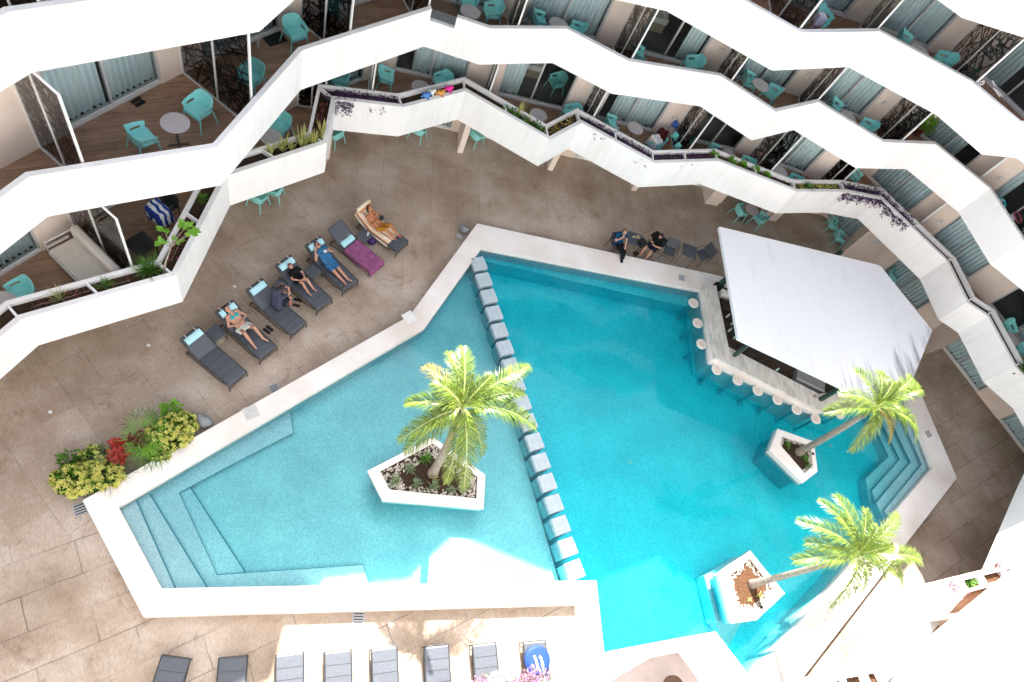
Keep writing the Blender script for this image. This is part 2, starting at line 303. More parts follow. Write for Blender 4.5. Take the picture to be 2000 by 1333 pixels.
def glass_material(name, tint, refl=1.45):
    m, nt, b = newmat(name); L = nt.links; nt.nodes.remove(b); out = nt.nodes['Material Output']
    t = _n_(nt, "ShaderNodeBsdfTransparent"); t.inputs[0].default_value = (*tint, 1); gl = _n_(nt, "ShaderNodeBsdfGlossy"); gl.inputs['Roughness'].default_value = .02
    fr = _n_(nt, "ShaderNodeFresnel"); fr.inputs['IOR'].default_value = refl
    ms = _n_(nt, "ShaderNodeMixShader"); L.new(fr.outputs[0], ms.inputs[0]); L.new(t.outputs[0], ms.inputs[1]); L.new(gl.outputs[0], ms.inputs[2]); L.new(ms.outputs[0], out.inputs['Surface']); return m
M_glass = glass_material("window_glass", (.88, .94, .93))
M_smoke = glass_material("smoked_glass", (.42, .40, .39), 1.5)

def curtain_material():
    m, nt, b = newmat("sheer_curtain"); L = nt.links; b.inputs['Base Color'].default_value = (.80, .91, .97, 1); b.inputs['Roughness'].default_value = .9
    tr = _n_(nt, "ShaderNodeBsdfTranslucent"); tr.inputs[0].default_value = (.75, .80, .79, 1)
    ms = _n_(nt, "ShaderNodeMixShader"); ms.inputs[0].default_value = .12; L.new(b.outputs[0], ms.inputs[1]); L.new(tr.outputs[0], ms.inputs[2]); L.new(ms.outputs[0], nt.nodes['Material Output'].inputs[0]); return m
M_curtain = curtain_material()

def roof_material():
    m, nt, b = newmat("bar_roof_paint"); L = nt.links
    tc = _n_(nt, "ShaderNodeTexCoord"); sp = _n_(nt, "ShaderNodeSeparateXYZ"); L.new(tc.outputs['Object'], sp.inputs[0])
    mp = _n_(nt, "ShaderNodeMapping"); mp.inputs['Scale'].default_value = (2.2, .5, 1); mp.inputs['Rotation'].default_value = (0, 0, radians(10)); L.new(tc.outputs['Object'], mp.inputs[0])
    n = _n_(nt, "ShaderNodeTexNoise"); n.inputs['Scale'].default_value = 1; n.inputs['Detail'].default_value = 8; n.inputs['Roughness'].default_value = .6; L.new(mp.outputs[0], n.inputs['Vector'])
    r = _n_(nt, "ShaderNodeValToRGB"); e = r.color_ramp.elements; e[0].position = .30; e[0].color = (.69, .70, .74, 1); e[1].position = .45; e[1].color = (.74, .75, .79, 1); L.new(n.outputs['Fac'], r.inputs['Fac'])
    # grime that has run down to the low corner of the roof
    mp2 = _n_(nt, "ShaderNodeMapping"); mp2.inputs['Scale'].default_value = (3.2, .30, 1); mp2.inputs['Rotation'].default_value = (0, 0, radians(12)); L.new(tc.outputs['Object'], mp2.inputs[0])
    n2 = _n_(nt, "ShaderNodeTexNoise"); n2.inputs['Scale'].default_value = 1; n2.inputs['Detail'].default_value = 7; n2.inputs['Roughness'].default_value = .7; L.new(mp2.outputs[0], n2.inputs['Vector'])
    a = _n_(nt, "ShaderNodeMath", operation='MULTIPLY_ADD'); a.inputs[1].default_value = .55; L.new(sp.outputs[0], a.inputs[0])
    bm = _n_(nt, "ShaderNodeMath", operation='MULTIPLY'); bm.inputs[1].default_value = -.85; L.new(sp.outputs[1], bm.inputs[0]); L.new(bm.outputs[0], a.inputs[2])
    mr = _n_(nt, "ShaderNodeMapRange"); mr.inputs[1].default_value = 1.9; mr.inputs[2].default_value = 4.3; mr.inputs[3].default_value = 0; mr.inputs[4].default_value = .34; L.new(a.outputs[0], mr.inputs[0])
    sm = _n_(nt, "ShaderNodeMath", operation='ADD'); L.new(n2.outputs['Fac'], sm.inputs[0]); L.new(mr.outputs[0], sm.inputs[1])
    r2 = _n_(nt, "ShaderNodeValToRGB"); r2.color_ramp.elements[0].position = .66; r2.color_ramp.elements[0].color = (0, 0, 0, 1); r2.color_ramp.elements[1].position = .82; r2.color_ramp.elements[1].color = (.85, .85, .85, 1); L.new(sm.outputs[0], r2.inputs['Fac'])
    mx = _n_(nt, "ShaderNodeMix", data_type='RGBA'); L.new(r2.outputs[0], mx.inputs[0]); L.new(r.outputs[0], mx.inputs[6]); mx.inputs[7].default_value = (.22, .22, .26, 1)
    L.new(mx.outputs[2], b.inputs['Base Color']); b.inputs['Roughness'].default_value = .6; return m
M_roof = roof_material()

def stripe_material(name, cols, width, axis=0, noise=0.0):
    m, nt, b = newmat(name); L = nt.links
    tc = _n_(nt, "ShaderNodeTexCoord"); sp = _n_(nt, "ShaderNodeSeparateXYZ")
    if noise:
        no = _n_(nt, "ShaderNodeTexNoise"); no.inputs['Scale'].default_value = 4; L.new(tc.outputs['Object'], no.inputs['Vector'])
        vm = _n_(nt, "ShaderNodeVectorMath", operation='MULTIPLY_ADD'); vm.inputs[1].default_value = (noise,) * 3; L.new(no.outputs['Color'], vm.inputs[0]); L.new(tc.outputs['Object'], vm.inputs[2]); L.new(vm.outputs[0], sp.inputs[0])
    else: L.new(tc.outputs['Object'], sp.inputs[0])
    a = _n_(nt, "ShaderNodeMath", operation='MULTIPLY'); a.inputs[1].default_value = 1 / width; L.new(sp.outputs[axis], a.inputs[0])
    f = _n_(nt, "ShaderNodeMath", operation='FRACT'); L.new(a.outputs[0], f.inputs[0])
    r = _n_(nt, "ShaderNodeValToRGB"); r.color_ramp.interpolation = 'CONSTANT'; e = r.color_ramp.elements
    k = len(cols); e[0].position = 0; e[0].color = (*cols[0], 1); e[1].position = 1 / k; e[1].color = (*cols[1], 1)
    for i in range(2, k): x = e.new(i / k); x.color = (*cols[i], 1)
    L.new(f.outputs[0], r.inputs['Fac']); L.new(r.outputs[0], b.inputs['Base Color']); b.inputs['Roughness'].default_value = .95; return m
M_str = stripe_material("cream_brown_stripes", [(.78, .66, .50), (.80, .74, .64), (.50, .24, .12), (.80, .70, .55)], .30, 1)
M_strb = stripe_material("blue_white_stripes", [(.01, .04, .30), (.72, .75, .80)], .16, 0, .12)
M_strp = stripe_material("pink_white_stripes", [(.78, .62, .58), (.80, .80, .78), (.55, .60, .70)], .14, 0, .1)
M_maroon = mat("maroon_towel", (.07, .012, .015), .95, .1, .3, 8)
M_purple = mat("purple_towel", (.27, .09, .20), .95, .1, .25, 7, .6, 120)

# ---------------------------------------------------------------- mesh helpers
class MB:
    def __init__(s): s.v = []; s.f = []; s.m = []
    def add(s, vs, fs, mi=0):
        o = len(s.v); s.v += [tuple(x) for x in vs]; s.f += [tuple(i + o for i in f) for f in fs]; s.m += [mi] * len(fs)
    def box(s, x0, y0, z0, x1, y1, z1, mi=0):
        s.add([(x0, y0, z0), (x1, y0, z0), (x1, y1, z0), (x0, y1, z0), (x0, y0, z1), (x1, y0, z1), (x1, y1, z1), (x0, y1, z1)],
              [(0, 3, 2, 1), (4, 5, 6, 7), (0, 1, 5, 4), (1, 2, 6, 5), (2, 3, 7, 6), (3, 0, 4, 7)], mi)
    def bar(s, a, b, w, h, mi=0, up=(0, 0, 1)):
        """box beam from a to b, w wide, h high (centred)"""
        a = Vector(a); b = Vector(b); d = (b - a).normalized(); u = Vector(up)
        if abs(d.dot(u)) > .98: u = Vector((0, 1, 0))
        sd_ = d.cross(u).normalized() * (w / 2); t = sd_.cross(d).normalized() * (h / 2)
        vs = [a - sd_ - t, a + sd_ - t, a + sd_ + t, a - sd_ + t, b - sd_ - t, b + sd_ - t, b + sd_ + t, b - sd_ + t]
        s.add(vs, [(0, 1, 2, 3), (7, 6, 5, 4), (0, 4, 5, 1), (1, 5, 6, 2), (2, 6, 7, 3), (3, 7, 4, 0)], mi)
    def wallseg(s, p, q, z0, z1, t, mi=0, off=0.0):
        """vertical slab on plan segment p-q, thickness t laid to the left of p->q, shifted by off"""
        p = Vector((p[0], p[1])); q = Vector((q[0], q[1])); d = (q - p).normalized(); n = Vector((-d.y, d.x))
        a = p + n * off; b = q + n * off; c = q + n * (off + t); e = p + n * (off + t)
        s.add([(a.x, a.y, z0), (b.x, b.y, z0), (c.x, c.y, z0), (e.x, e.y, z0), (a.x, a.y, z1), (b.x, b.y, z1), (c.x, c.y, z1), (e.x, e.y, z1)],
              [(0, 3, 2, 1), (4, 5, 6, 7), (0, 1, 5, 4), (1, 2, 6, 5), (2, 3, 7, 6), (3, 0, 4, 7)], mi)
    def tube(s, pts, r, n=8, mi=0, cap=True):
        pts = [Vector(p) for p in pts]; k = len(pts)
        rs = r if isinstance(r, (list, tuple)) else [r] * k
        vs = []; prev = None
        for i, p in enumerate(pts):
            d = (pts[min(i + 1, k - 1)] - pts[max(i - 1, 0)]).normalized()
            if prev is None:
                u = Vector((0, 0, 1)) if abs(d.z) < .9 else Vector((1, 0, 0)); u = (u - d * u.dot(d)).normalized()
            else: u = (prev - d * prev.dot(d)).normalized()
            prev = u; w_ = d.cross(u)
            for j in range(n): a = 2 * pi * j / n; vs.append(p + (u * cos(a) + w_ * sin(a)) * rs[i])
        fs = [(i * n + j, i * n + (j + 1) % n, (i + 1) * n + (j + 1) % n, (i + 1) * n + j) for i in range(k - 1) for j in range(n)]
        if cap: fs += [tuple(range(n))[::-1], tuple((k - 1) * n + j for j in range(n))]
        s.add(vs, fs, mi)
    def lathe(s, prof, c, n=24, mi=0, sx=1.0, sy=1.0):
        vs = []
        for (r, z) in prof:
            for j in range(n): a = 2 * pi * j / n; vs.append((c[0] + r * cos(a) * sx, c[1] + r * sin(a) * sy, c[2] + z))
        k = len(prof)
        fs = [(i * n + j, i * n + (j + 1) % n, (i + 1) * n + (j + 1) % n, (i + 1) * n + j) for i in range(k - 1) for j in range(n)]
        fs += [tuple(range(n))[::-1], tuple((k - 1) * n + j for j in range(n))]
        s.add(vs, fs, mi)
    def flat(s, loops, z, mi=0, down=False):
        """flat polygon with holes at height z"""
        ls = [[Vector((p[0], p[1], 0)) for p in l] for l in loops]; al = [p for l in ls for p in l]
        tr = tessellate_polygon(ls); fs = []
        for t in tr:
            a, b, c = (al[i] for i in t); cr = (b - a).cross(c - a).z
            if abs(cr) < 1e-9: continue
            fs.append(tuple(t) if (cr > 0) != down else tuple(t)[::-1])
        s.add([(p.x, p.y, z) for p in al], fs, mi)
    def prism(s, loops, z0, z1, mi=0, mside=None, bottom=True):
        s.flat(loops, z1, mi)
        if bottom: s.flat(loops, z0, mi, True)
        for k, l in enumerate(loops):
            A = sum(l[i][0] * l[(i + 1) % len(l)][1] - l[(i + 1) % len(l)][0] * l[i][1] for i in range(len(l)))
            l2 = list(l) if (A > 0) == (k == 0) else list(l)[::-1]; n = len(l2)
            vs = [(p[0], p[1], z0) for p in l2] + [(p[0], p[1], z1) for p in l2]
            s.add(vs, [(i, (i + 1) % n, (i + 1) % n + n, i + n) for i in range(n)], mi if mside is None else mside)
    def build(s, name, mats, parent=None, smooth=False, loc=None, origin=None):
        """origin: world point that becomes the object origin (vertices are given in world space)"""
        me = bpy.data.meshes.new(name)
        vs = s.v
        if origin is not None: vs = [(a - origin[0], b - origin[1], c - origin[2]) for a, b, c in s.v]
        me.from_pydata(vs, [], s.f); 
        for m_ in (mats if isinstance(mats, (list, tuple)) else [mats]): me.materials.append(m_)
        if any(s.m): me.polygons.foreach_set('material_index', s.m)
        if smooth: me.polygons.foreach_set('use_smooth', [True] * len(me.polygons))
        me.update(); o = bpy.data.objects.new(name, me); col.objects.link(o)
        if parent is not None: o.parent = parent
        if origin is not None and parent is None: o.location = origin
        if loc is not None: o.location = loc
        return o
def tag(o, label, cat, group=None):
    o['label'] = label; o['category'] = cat
    if group: o['group'] = group
    return o
def empty(name, loc, rz=0.0):
    o = bpy.data.objects.new(name, None); col.objects.link(o); o.location = loc; o.rotation_euler = (0, 0, rz); o.empty_display_size = .2
    return o
def struct(o): o['kind'] = 'structure'; return o
def dup(root, loc, rz):
    r = root.copy(); col.objects.link(r); r.location = loc; r.rotation_euler = (0, 0, rz)
    for ch in list(root.children):
        c = ch.copy(); col.objects.link(c); c.parent = r
        for g in list(ch.children):
            d = g.copy(); col.objects.link(d); d.parent = c
    return r
def offset(pl, d, closed=False):
    """offset an open plan polyline to its left by d (mitred)"""
    out = []; n = len(pl)
    for i, p in enumerate(pl):
        p = Vector(p[:2])
        pr = Vector(pl[i - 1][:2]) if (i > 0 or closed) else None
        nx = Vector(pl[(i + 1) % n][:2]) if (i < n - 1 or closed) else None
        ns = []
        if pr is not None: e = (p - pr).normalized(); ns.append(Vector((-e.y, e.x)))
        if nx is not None: e = (nx - p).normalized(); ns.append(Vector((-e.y, e.x)))
        if len(ns) == 2:
            m_ = (ns[0] + ns[1]); m_ = m_ / max(.35, m_.dot(ns[0])); 
        else: m_ = ns[0]
        out.append((p.x + m_.x * d, p.y + m_.y * d))
    return out
def isect(p, q, a, b):
    """point where line p-q meets line a-b"""
    p, q, a, b = (Vector(x[:2]) for x in (p, q, a, b)); r = q - p; s_ = b - a; den = r.x * s_.y - r.y * s_.x
    t = ((a.x - p.x) * s_.y - (a.y - p.y) * s_.x) / den; return (p.x + r.x * t, p.y + r.y * t)
def brg(poly, b):
    """point of plan polyline seen on compass bearing b (degrees from +Y) from the camera mast"""
    t = tan(radians(b)); best = None
    for i in range(len(poly) - 1):
        (x0, y0), (x1, y1) = poly[i][:2], poly[i + 1][:2]
        f0 = x0 - t * y0; f1 = x1 - t * y1
        if f0 * f1 <= 0 and abs(f0 - f1) > 1e-9:
            k = f0 / (f0 - f1); y = y0 + (y1 - y0) * k
            if y > 0: best = (x0 + (x1 - x0) * k, y); break
    return best
# ================================================================= GROUND, POOL
CZ = .30      # coping top
WZ = .12      # water level
outer = [xy(161, 978, CZ), xy(280, 1205, CZ), xy(1127.5, 1181.5, CZ), xy(1140, 1330, CZ), None, xy(1580, 1308, CZ), xy(1869, 934, CZ), xy(1796, 763, CZ), None, xy(932, 437, CZ), xy(800, 617, CZ)]
outer[4] = (outer[3][0] + .08, -2.2)
k_ = (outer[5][0] - outer[6][0]) / (outer[5][1] - outer[6][1]); outer.insert(5, (outer[5][0] + k_ * (-2.2 - outer[5][1]), -2.2))
# outer: W, SW, S inner corner, gap west, gap south, gap south east, SE, E, NE side, NE corner, N, NW bend
outer[9] = isect(xy(932, 437, CZ), xy(1418, 542, CZ), outer[7], outer[8])
inner = [xy(231, 990, CZ), xy(315.5, 1149.5, CZ), xy(1164.5, 1134, CZ), xy(1183, 1303, CZ), None, None, xy(1490, 1299, CZ), xy(1823, 912, CZ), xy(1768, 772, CZ), xy(1605, 803, .65), xy(1396, 698.5, .65), xy(1371, 568, CZ), xy(941.5, 484, CZ), xy(829, 641, CZ)]
inner[4] = (inner[3][0] + .05, -1.4)
inner[5] = isect(inner[6], inner[7], (0, -1.4), (10, -1.4))
mid = offset(inner, -.12, True)     # inner runs counter-clockwise: right side is outside
# ground sheet with a hole for the pool
g = MB(); g.flat([[(-70, -60), (90, -60), (90, 100), (-70, 100)], mid], 0.0)
struct(g.build("pool_deck", M_deck))
c = MB(); c.prism([outer, inner], .004, CZ, 0, 1, bottom=False)
cop = struct(c.build("pool_coping", [M_coping, M_coping]))
# basin: walls, floors at their own depths, steps and benches
ZS, ZD = -.45, -.98
b_ = MB()
iw = offset(inner, -.012, True); n_i = len(iw)
b_.add([(p[0], p[1], -1.6) for p in iw] + [(p[0], p[1], .15) for p in iw], [((i + 1) % n_i, i, i + n_i, (i + 1) % n_i + n_i) for i in range(n_i)], 0)
dv_top = xy(924, 506, .2); dv_bot = xy(1092, 1137, ZS)
deep = [dv_bot, offset([dv_top, dv_bot], 0)[0]]
shallow = [(-9, -2), (dv_bot[0], -2), dv_bot, dv_top, (dv_top[0] - .25, 17), (-9, 17)]
# clip lazily: the extra floor area lies outside the basin walls and under the deck
b_.prism([shallow], -1.62, ZS, 0)
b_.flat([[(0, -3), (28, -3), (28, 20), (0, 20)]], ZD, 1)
def tread(pts, z, zb=-1.6, mi=0): b_.prism([[xy(u, v, z) if not isinstance(u, str) else v for u, v in pts]], zb, z, mi)
# west steps (photo positions of the nosings)
tread([(200, 985), (263.7, 967), (342.5, 1152), (330, 1190), (290, 1180)], -.02)
tread([(200, 985), (289, 955), (405, 1151), (400, 1190), (290, 1180)], -.13)
tread([(200, 985), (340, 925), (349, 962.5), (423.7, 1123.7), (425, 1190), (290, 1190)], -.24)
tread([(340, 966), (349, 962.5), (480, 893), (572, 846), (566, 800), (520, 770), (250, 900)], -.235)
tread([(423.7, 1123.7), (709, 1104), (722, 1150), (722, 1190), (400, 1190)], -.237)
tread([(349, 962.5), (371.7, 951), (479, 1117.5), (423.7, 1123.7), (400, 1080)], -.34)
# east steps
for z, pts in ((-.01, [(1850, 914), (1800, 907), (1735, 760), (1800, 740)]), (-.02, [(1850, 914), (1800, 907), (1727, 997), (1745, 1030), (1790, 1010)]),
               (-.17, [(1850, 914), (1778, 903), (1712, 760), (1800, 740)]), (-.17, [(1850, 914), (1778, 903), (1711, 982), (1735, 1030), (1790, 1010)]),
               (-.33, [(1850, 914), (1757, 898), (1692, 760), (1800, 740)]), (-.33, [(1850, 914), (1757, 898), (1703, 958), (1725, 1030), (1790, 1010)]),
               (-.51, [(1850, 914), (1735, 892), (1675, 760), (1800, 740)]), (-.51, [(1850, 914), (1735, 892), (1691, 934), (1705, 1030), (1790, 1010)])):
    tread(pts, z + random.uniform(0, .002), mi=0)
# ledge under the bar stools, shelf on the north wall, ledges round the south planter
tread([(1334, 560), (1355, 729), (1459, 783), (1624, 848), (1700, 800), (1640, 780), (1400, 640), (1372, 540)], -.74, mi=1)
tread([(942, 480), (1345, 575), (1345, 600), (946, 510)], -.30, mi=1)
tread([(1375, 1125), (1440, 1085), (1440, 1215), (1398, 1215)], -.42)
tread([(1395, 1210), (1450, 1210), (1425, 1262), (1408, 1250)], -.62)
basin = None
def riser_shade(pts, z, w_=.035, dz=-.012):  # dark strips along step edges, standing in for the shade on the risers
    P_ = [Vector((*xy(u, v, z), z + dz)) for u, v in pts]
    for a_, c_ in zip(P_, P_[1:]): b_.bar(a_, c_, w_, .028, 2)
riser_shade([(263.7, 972), (342.5, 1149)], -.02); riser_shade([(289, 959), (405, 1148)], -.13); riser_shade([(572, 846), (480, 893), (349, 962.5), (423.7, 1123.7), (709, 1104), (721, 1146)], -.245)
riser_shade([(371.7, 952), (479, 1117.5)], -.34); riser_shade([(568, 806), (572, 846)], -.245)
for z, a_ in ((-.02, [(1745, 785), (1800, 907), (1727, 997)]), (-.17, [(1722, 790), (1778, 903), (1711, 982)]), (-.33, [(1705, 795), (1757, 898), (1703, 958)]), (-.51, [(1690, 800), (1735, 892), (1691, 934)])): riser_shade(a_, z, .03)
basin = struct(b_.build("pool_basin", [M_tile, M_deep, M_riser_shade]))
# two underwater lamp lenses / floor inlets
for i, (u, v, z) in enumerate(((1230, 902, ZD), (1622, 871, ZD), (966, 507, .1))):
    if z > 0: continue
    m_ = MB(); p = at(u, v, z); m_.lathe([(.085, 0), (.085, .012), (.07, .02), (.02, .022)], p, 18)
    tag(m_.build("floor_inlet", M_alul), ("round white inlet cap alone in the middle of the deep pool floor", "round white inlet cap on the pool floor right of the small palm planter")[i], "pool inlet")
# water body
wi = offset(inner, -.03, True)
wt = MB(); wt.prism([wi], -1.66, WZ, 0)
wat = struct(wt.build("pool_water", M_water))

M_pside = mosaic_material('planter_mosaic', (.04, .46, .54), (.07, .55, .62), (.12, .60, .66))[0]
M_bside = mosaic_material('block_mosaic', (.20, .52, .60), (.28, .60, .66), (.38, .66, .70))[0]
# stepping blocks
blocks = [(936, 514), (945, 544), (955, 575), (966, 610), (977, 643), (988, 679), (998, 714.5), (1010, 749), (1023, 786), (1035, 823), (1048, 863), (1059, 903), (1071, 943), (1083, 984), (1097, 1027), (1111, 1070), (1124, 1113)]
P0 = Vector(xy(936, 514, CZ)); P1_ = Vector(xy(1124, 1113, CZ)); bd = (P1_ - P0); nb = len(blocks); ang_b = atan2(bd.y, bd.x)
for i in range(nb):
    p = P0 + bd * (i / (nb - 1)); m_ = MB(); h = .262
    m_.box(-h, -h * .96, -.16, h, h * .96, .26); m_.box(-h * .99, -h * .95, -1.0, h * .99, h * .95, -.161, 1)
    o = m_.build("stepping_block", [M_block, M_bside])
    bv = o.modifiers.new("b", 'BEVEL'); bv.width = .022; bv.segments = 2
    o.location = (p.x, p.y, CZ - .26); o.rotation_euler = (0, 0, ang_b + radians(4))
    nm = ["first", "second", "third", "fourth", "fifth", "sixth", "seventh", "eighth", "ninth", "tenth", "eleventh", "twelfth", "thirteenth", "fourteenth", "fifteenth", "sixteenth", "seventeenth"][i]
    tag(o, "pale grey stepping block in the pool, %s from the top coping corner" % nm if i < nb - 1 else "half sunlit stepping block touching the bottom coping, last of the row", "stepping block", "stepping blocks across the pool")

# drains, grates, deck spotlights
def grate(u, v, z, s, rot, label, slots=True, mt=None):
    p = at(u, v, z); m_ = MB(); m_.box(-s, -s, -.004, s, s, .008)
    if slots:
        for k in range(4): m_.box(-s * .8, -s * .75 + k * s * .45, .008, s * .8, -s * .75 + k * s * .45 + s * .16, .011, 1)
    o = m_.build("drain_cover", [mt or M_grate, M_black]); o.location = (p.x, p.y, z + .005); o.rotation_euler = (0, 0, rot); tag(o, label, "drain cover"); return o
grate(799, 620, CZ, .19, .7, "pale square cover plate on the coping bend past the lounger row", False, M_alul)
grate(490, 806, CZ, .19, .52, "pale square plate in the coping near the yellow shrub", False, mat("cover_plate", (.55, .54, .54), .6))
grate(536, 759, 0, .14, .52, "slotted metal drain in the deck against the coping below the loungers")
grate(157, 995, 0, .16, .5, "slotted grey drain by the pool's left coping corner under the shrubs")
grate(700, 1207.5, 0, .16, 0, "slotted grey drain in the sunny gap behind the lower coping")
grate(1331, 543, CZ, .13, -.2, "square grey plate on the coping beside the swim-up bar", False)
grate(1813, 848, CZ, .13, .4, "square grey plate on the coping right of the pool steps", False)
for (u, v, z, lb) in ((98, 805, 0, "small round deck light in the left deck, alone"), (290, 675, 0, "small round deck light between left balcony and pool edge"), (458, 560, 0, "small round deck light between the balcony and the loungers"), (938, 443, CZ, "tiny steel light on the coping corner at the top of the pool"), (1098, 478, CZ, "tiny steel light on the top coping left of the seated pair"), (1246, 511, CZ, "tiny steel light on the coping at the seated man's bare foot"), (1389, 542, CZ, "tiny steel light on the coping next to the bar counter end"), (1815, 825, CZ, "tiny steel light on the coping above the right square plate")):
    p = at(u, v, z); m_ = MB(); m_.lathe([(.05, 0), (.05, .008), (.035, .014), (.01, .014)], p, 14); tag(m_.build("deck_light", M_alul), lb, "deck light")

# grey rounded stone lamps beside the coping
for (u, v, s, lb) in ((398, 825, .20, "grey rounded stone at the end of the yellow shrub bed"), (905, 450, .15, "grey rounded stone by the top corner of the coping")):
    p = at(u, v, .1); m_ = MB(); prof = [(s * sin(t), s * 1.1 * (1 - cos(t))) for t in [i * pi / 9 for i in range(1, 9)]]
    m_.lathe(prof, (0, 0, 0), 14, sx=1.35, sy=.85); 
    m_.v = [(x * (1 + .12 * sin(5 * y / s)), y * (1 + .1 * sin(3 * x / s)), z) for x, y, z in m_.v]
    o = m_.build("garden_stone", M_stone, smooth=True); o.location = (p.x, p.y, 0); o.rotation_euler = (0, 0, -.5); tag(o, lb, "stone")
m_ = MB(); p = at(897, 464, 0); m_.box(p.x - .12, p.y - .1, 0, p.x + .1, p.y + .08, .07); tag(m_.build("floor_box", M_grate), "small grey deck box next to the coping's top corner", "box")

# ================================================================= HOTEL BUILDING
FL = {1: 3.1, 2: 6.2, 3: 9.3, 4: 12.4}
hotel = empty("hotel_building", (4, 19, 0)); tag(hotel, "white hotel wing with zigzag balcony bands wrapping round the pool court", "building")
hotel_inv = Vector((-4, -19, 0))
class HB(MB):
    def build(s, name, mats, parent=None, smooth=False, loc=None, origin=None):
        s.v = [(a - 4, b - 19, c) for a, b, c in s.v]
        return MB.build(s, name, mats, parent if parent is not None else hotel, smooth)
FPL_E = None
FP = [(-14.5, 0.2), (-7.9, 9.15), (-6.72, 10.85), (-4.45, 13.98), (-2.0, 16.83), (0.75, 19.33), (15.0, 19.25), (18.0, 18.75), (20.5, 19.75), (24.0, 15.07), (24.8, 13.95), (29.5, 6.0), (32, 0)]
FPL = {0: None, 1: FP, 4: FP}
for _l, _s in ((2, .95), (3, 1.9)): FPL[_l] = [(x - .797 * _s, y - .604 * _s) if i >= 8 else (x, y) for i, (x, y) in enumerate(FP)]
GP = [(-15.3, .8), (-8.65, 9.7), (-5.3, 14.5), (-2.7, 17.5), (.45, 20.3), (12, 20.25), (15.3, 20.15), (18.3, 19.95), (20.9, 20.05), (21.2, 19.9), (24.6, 15.6), (25.45, 13.9), (27.95, 9.6), (33, 0)]
PL = {
 1: [xy(-250, 869, 4.2), (-6.66, 7.63), (-3.84, 9.34), (-3.28, 12.65), (-.89, 14.51), (-.86, 16.29), (1.2, 16.59), (3.14, 17.93), (6.05, 16.58), (7.22, 17.7), (9.86, 16.58), (12.5, 17.38), (15.66, 16.73), (18.0, 17.3), (19.65, 17.36), (21.87, 14.9), (22.14, 13.1), (22.9, 12.65), (23.3, 10.63), (24.3, 9.7), (25.2, 6.2), (26, 0)],
 2: [xy(-200, 535, 7.3), (-6.14, 9.25), (-2.98, 10.9), (-1.67, 14.5), (1.46, 17.32), (2.18, 17.24), (3.15, 17.13), (5.53, 18.01), (7.5, 17.28), (10.73, 17.72), (12.54, 16.69), (14.4, 17.7), (16.67, 16.56), (19.03, 17.12), (20.78, 15.58), (21.33, 13.47), (22.6, 12.4), (23.6, 9.0), (25, 2)],
 3: [xy(-120, 96, 10.4), (-5.9, 10.25), (-2.35, 12.7), (-1.75, 14.1), (-1.0, 15.4), (1.3, 17.2), (3.6, 17.0), (6.24, 17.22), (7.81, 17.36), (11.0, 16.02), (13.92, 17.16), (16.83, 16.05), (18.1, 14.77), xy(1985, 309, 9.1), xy(2040, 350, 9.1), (21.6, 11.5), (24, 3)],
 4: [(-12, 6.5), (-6.3, 11.0), (-2.2, 12.2), (-.74, 13.0), (-.6, 14.1), (-.27, 14.88), (.3, 15.7), (2.61, 16.05), (3.0, 16.5), (3.9, 17.4), (6.8, 16.45), (8.73, 16.85), (10.94, 17.65), (11.4, 17.05), (11.55, 17.15), (12.61, 16.6), (13.75, 16.07), (14.38, 15.61), (16.45, 15.62), (18.7, 16.9), (20.5, 17.4), (20.7, 15.9), (22.5, 11.5), (25, 3)],
}
PT = .13
for lv, pl in PL.items():
    f = FL[lv]; zb, zt = f - .2, f + 1.1
    inn = offset(pl, PT)
    segs = [(pl, inn)]
    m_ = HB()
    def wallrun(a, b, z0, z1):
        n = len(a); vs = []
        for p in a: vs += [(p[0], p[1], z0), (p[0], p[1], z1)]
        for p in b: vs += [(p[0], p[1], z0), (p[0], p[1], z1)]
        k = 2 * n; fs = []
        for i in range(n - 1):
            o0, o1 = 2 * i, 2 * i + 2
            fs += [(o0, o1, o1 + 1, o0 + 1), (k + o1, k + o0, k + o0 + 1, k + o1 + 1), (o0 + 1, o1 + 1, k + o1 + 1, k + o0 + 1), (o1, o0, k + o0, k + o1)]
        fs += [(0, 1, k + 1, k), (2 * n - 2, k + 2 * n - 2, k + 2 * n - 1, 2 * n - 1)]
        m_.add(vs, fs)
    if lv == 2:
        wallrun(pl[:5], inn[:5], zb, zt); wallrun(pl[4:6], inn[4:6], zb, f + .72); wallrun(pl[5:], inn[5:], zb, zt)
    else: wallrun(pl, inn, zb, zt)
    m_.build("balcony_parapet", M_white2)
    if lv == 1:      # planting trough behind the parapet: inner rail, cross walls, soil
        TW = .36
        a = offset(pl, PT + .002); b2 = offset(pl, PT + TW); c2 = offset(pl, PT + TW + .09)
        m_ = HB(); wallrun(b2, c2, f + .35, zt - .015)
        for i in range(1, len(pl) - 1):
            m_.wallseg(a[i], b2[i], f + .35, zt - .018, .05)
            if hypot(pl[i + 1][0] - pl[i][0], pl[i + 1][1] - pl[i][1]) > 2.6:
                q0 = [a[i][k] * .5 + a[i + 1][k] * .5 for k in (0, 1)]; q1 = [b2[i][k] * .5 + b2[i + 1][k] * .5 for k in (0, 1)]
                m_.wallseg(q0, q1, f + .35, zt - .02, .05)
        m_.build("planter_trough", M_white)
        m_ = HB()
        for i in range(len(pl) - 1): m_.add([(*a[i], zt - .17), (*a[i + 1], zt - .17), (*b2[i + 1], zt - .17), (*b2[i], zt - .17)], [(0, 1, 2, 3)])
        m_.build("trough_soil", M_soil)
# dark tray in the parapet notch of the second floor
m_ = HB(); a = offset(PL[2][4:6], PT + .005); b2 = offset(PL[2][4:6], PT + .42); m_.prism([[a[0], a[1], b2[1], b2[0]]], FL[2] + .55, FL[2] + .7); m_.build("drip_tray", M_darkgrey)
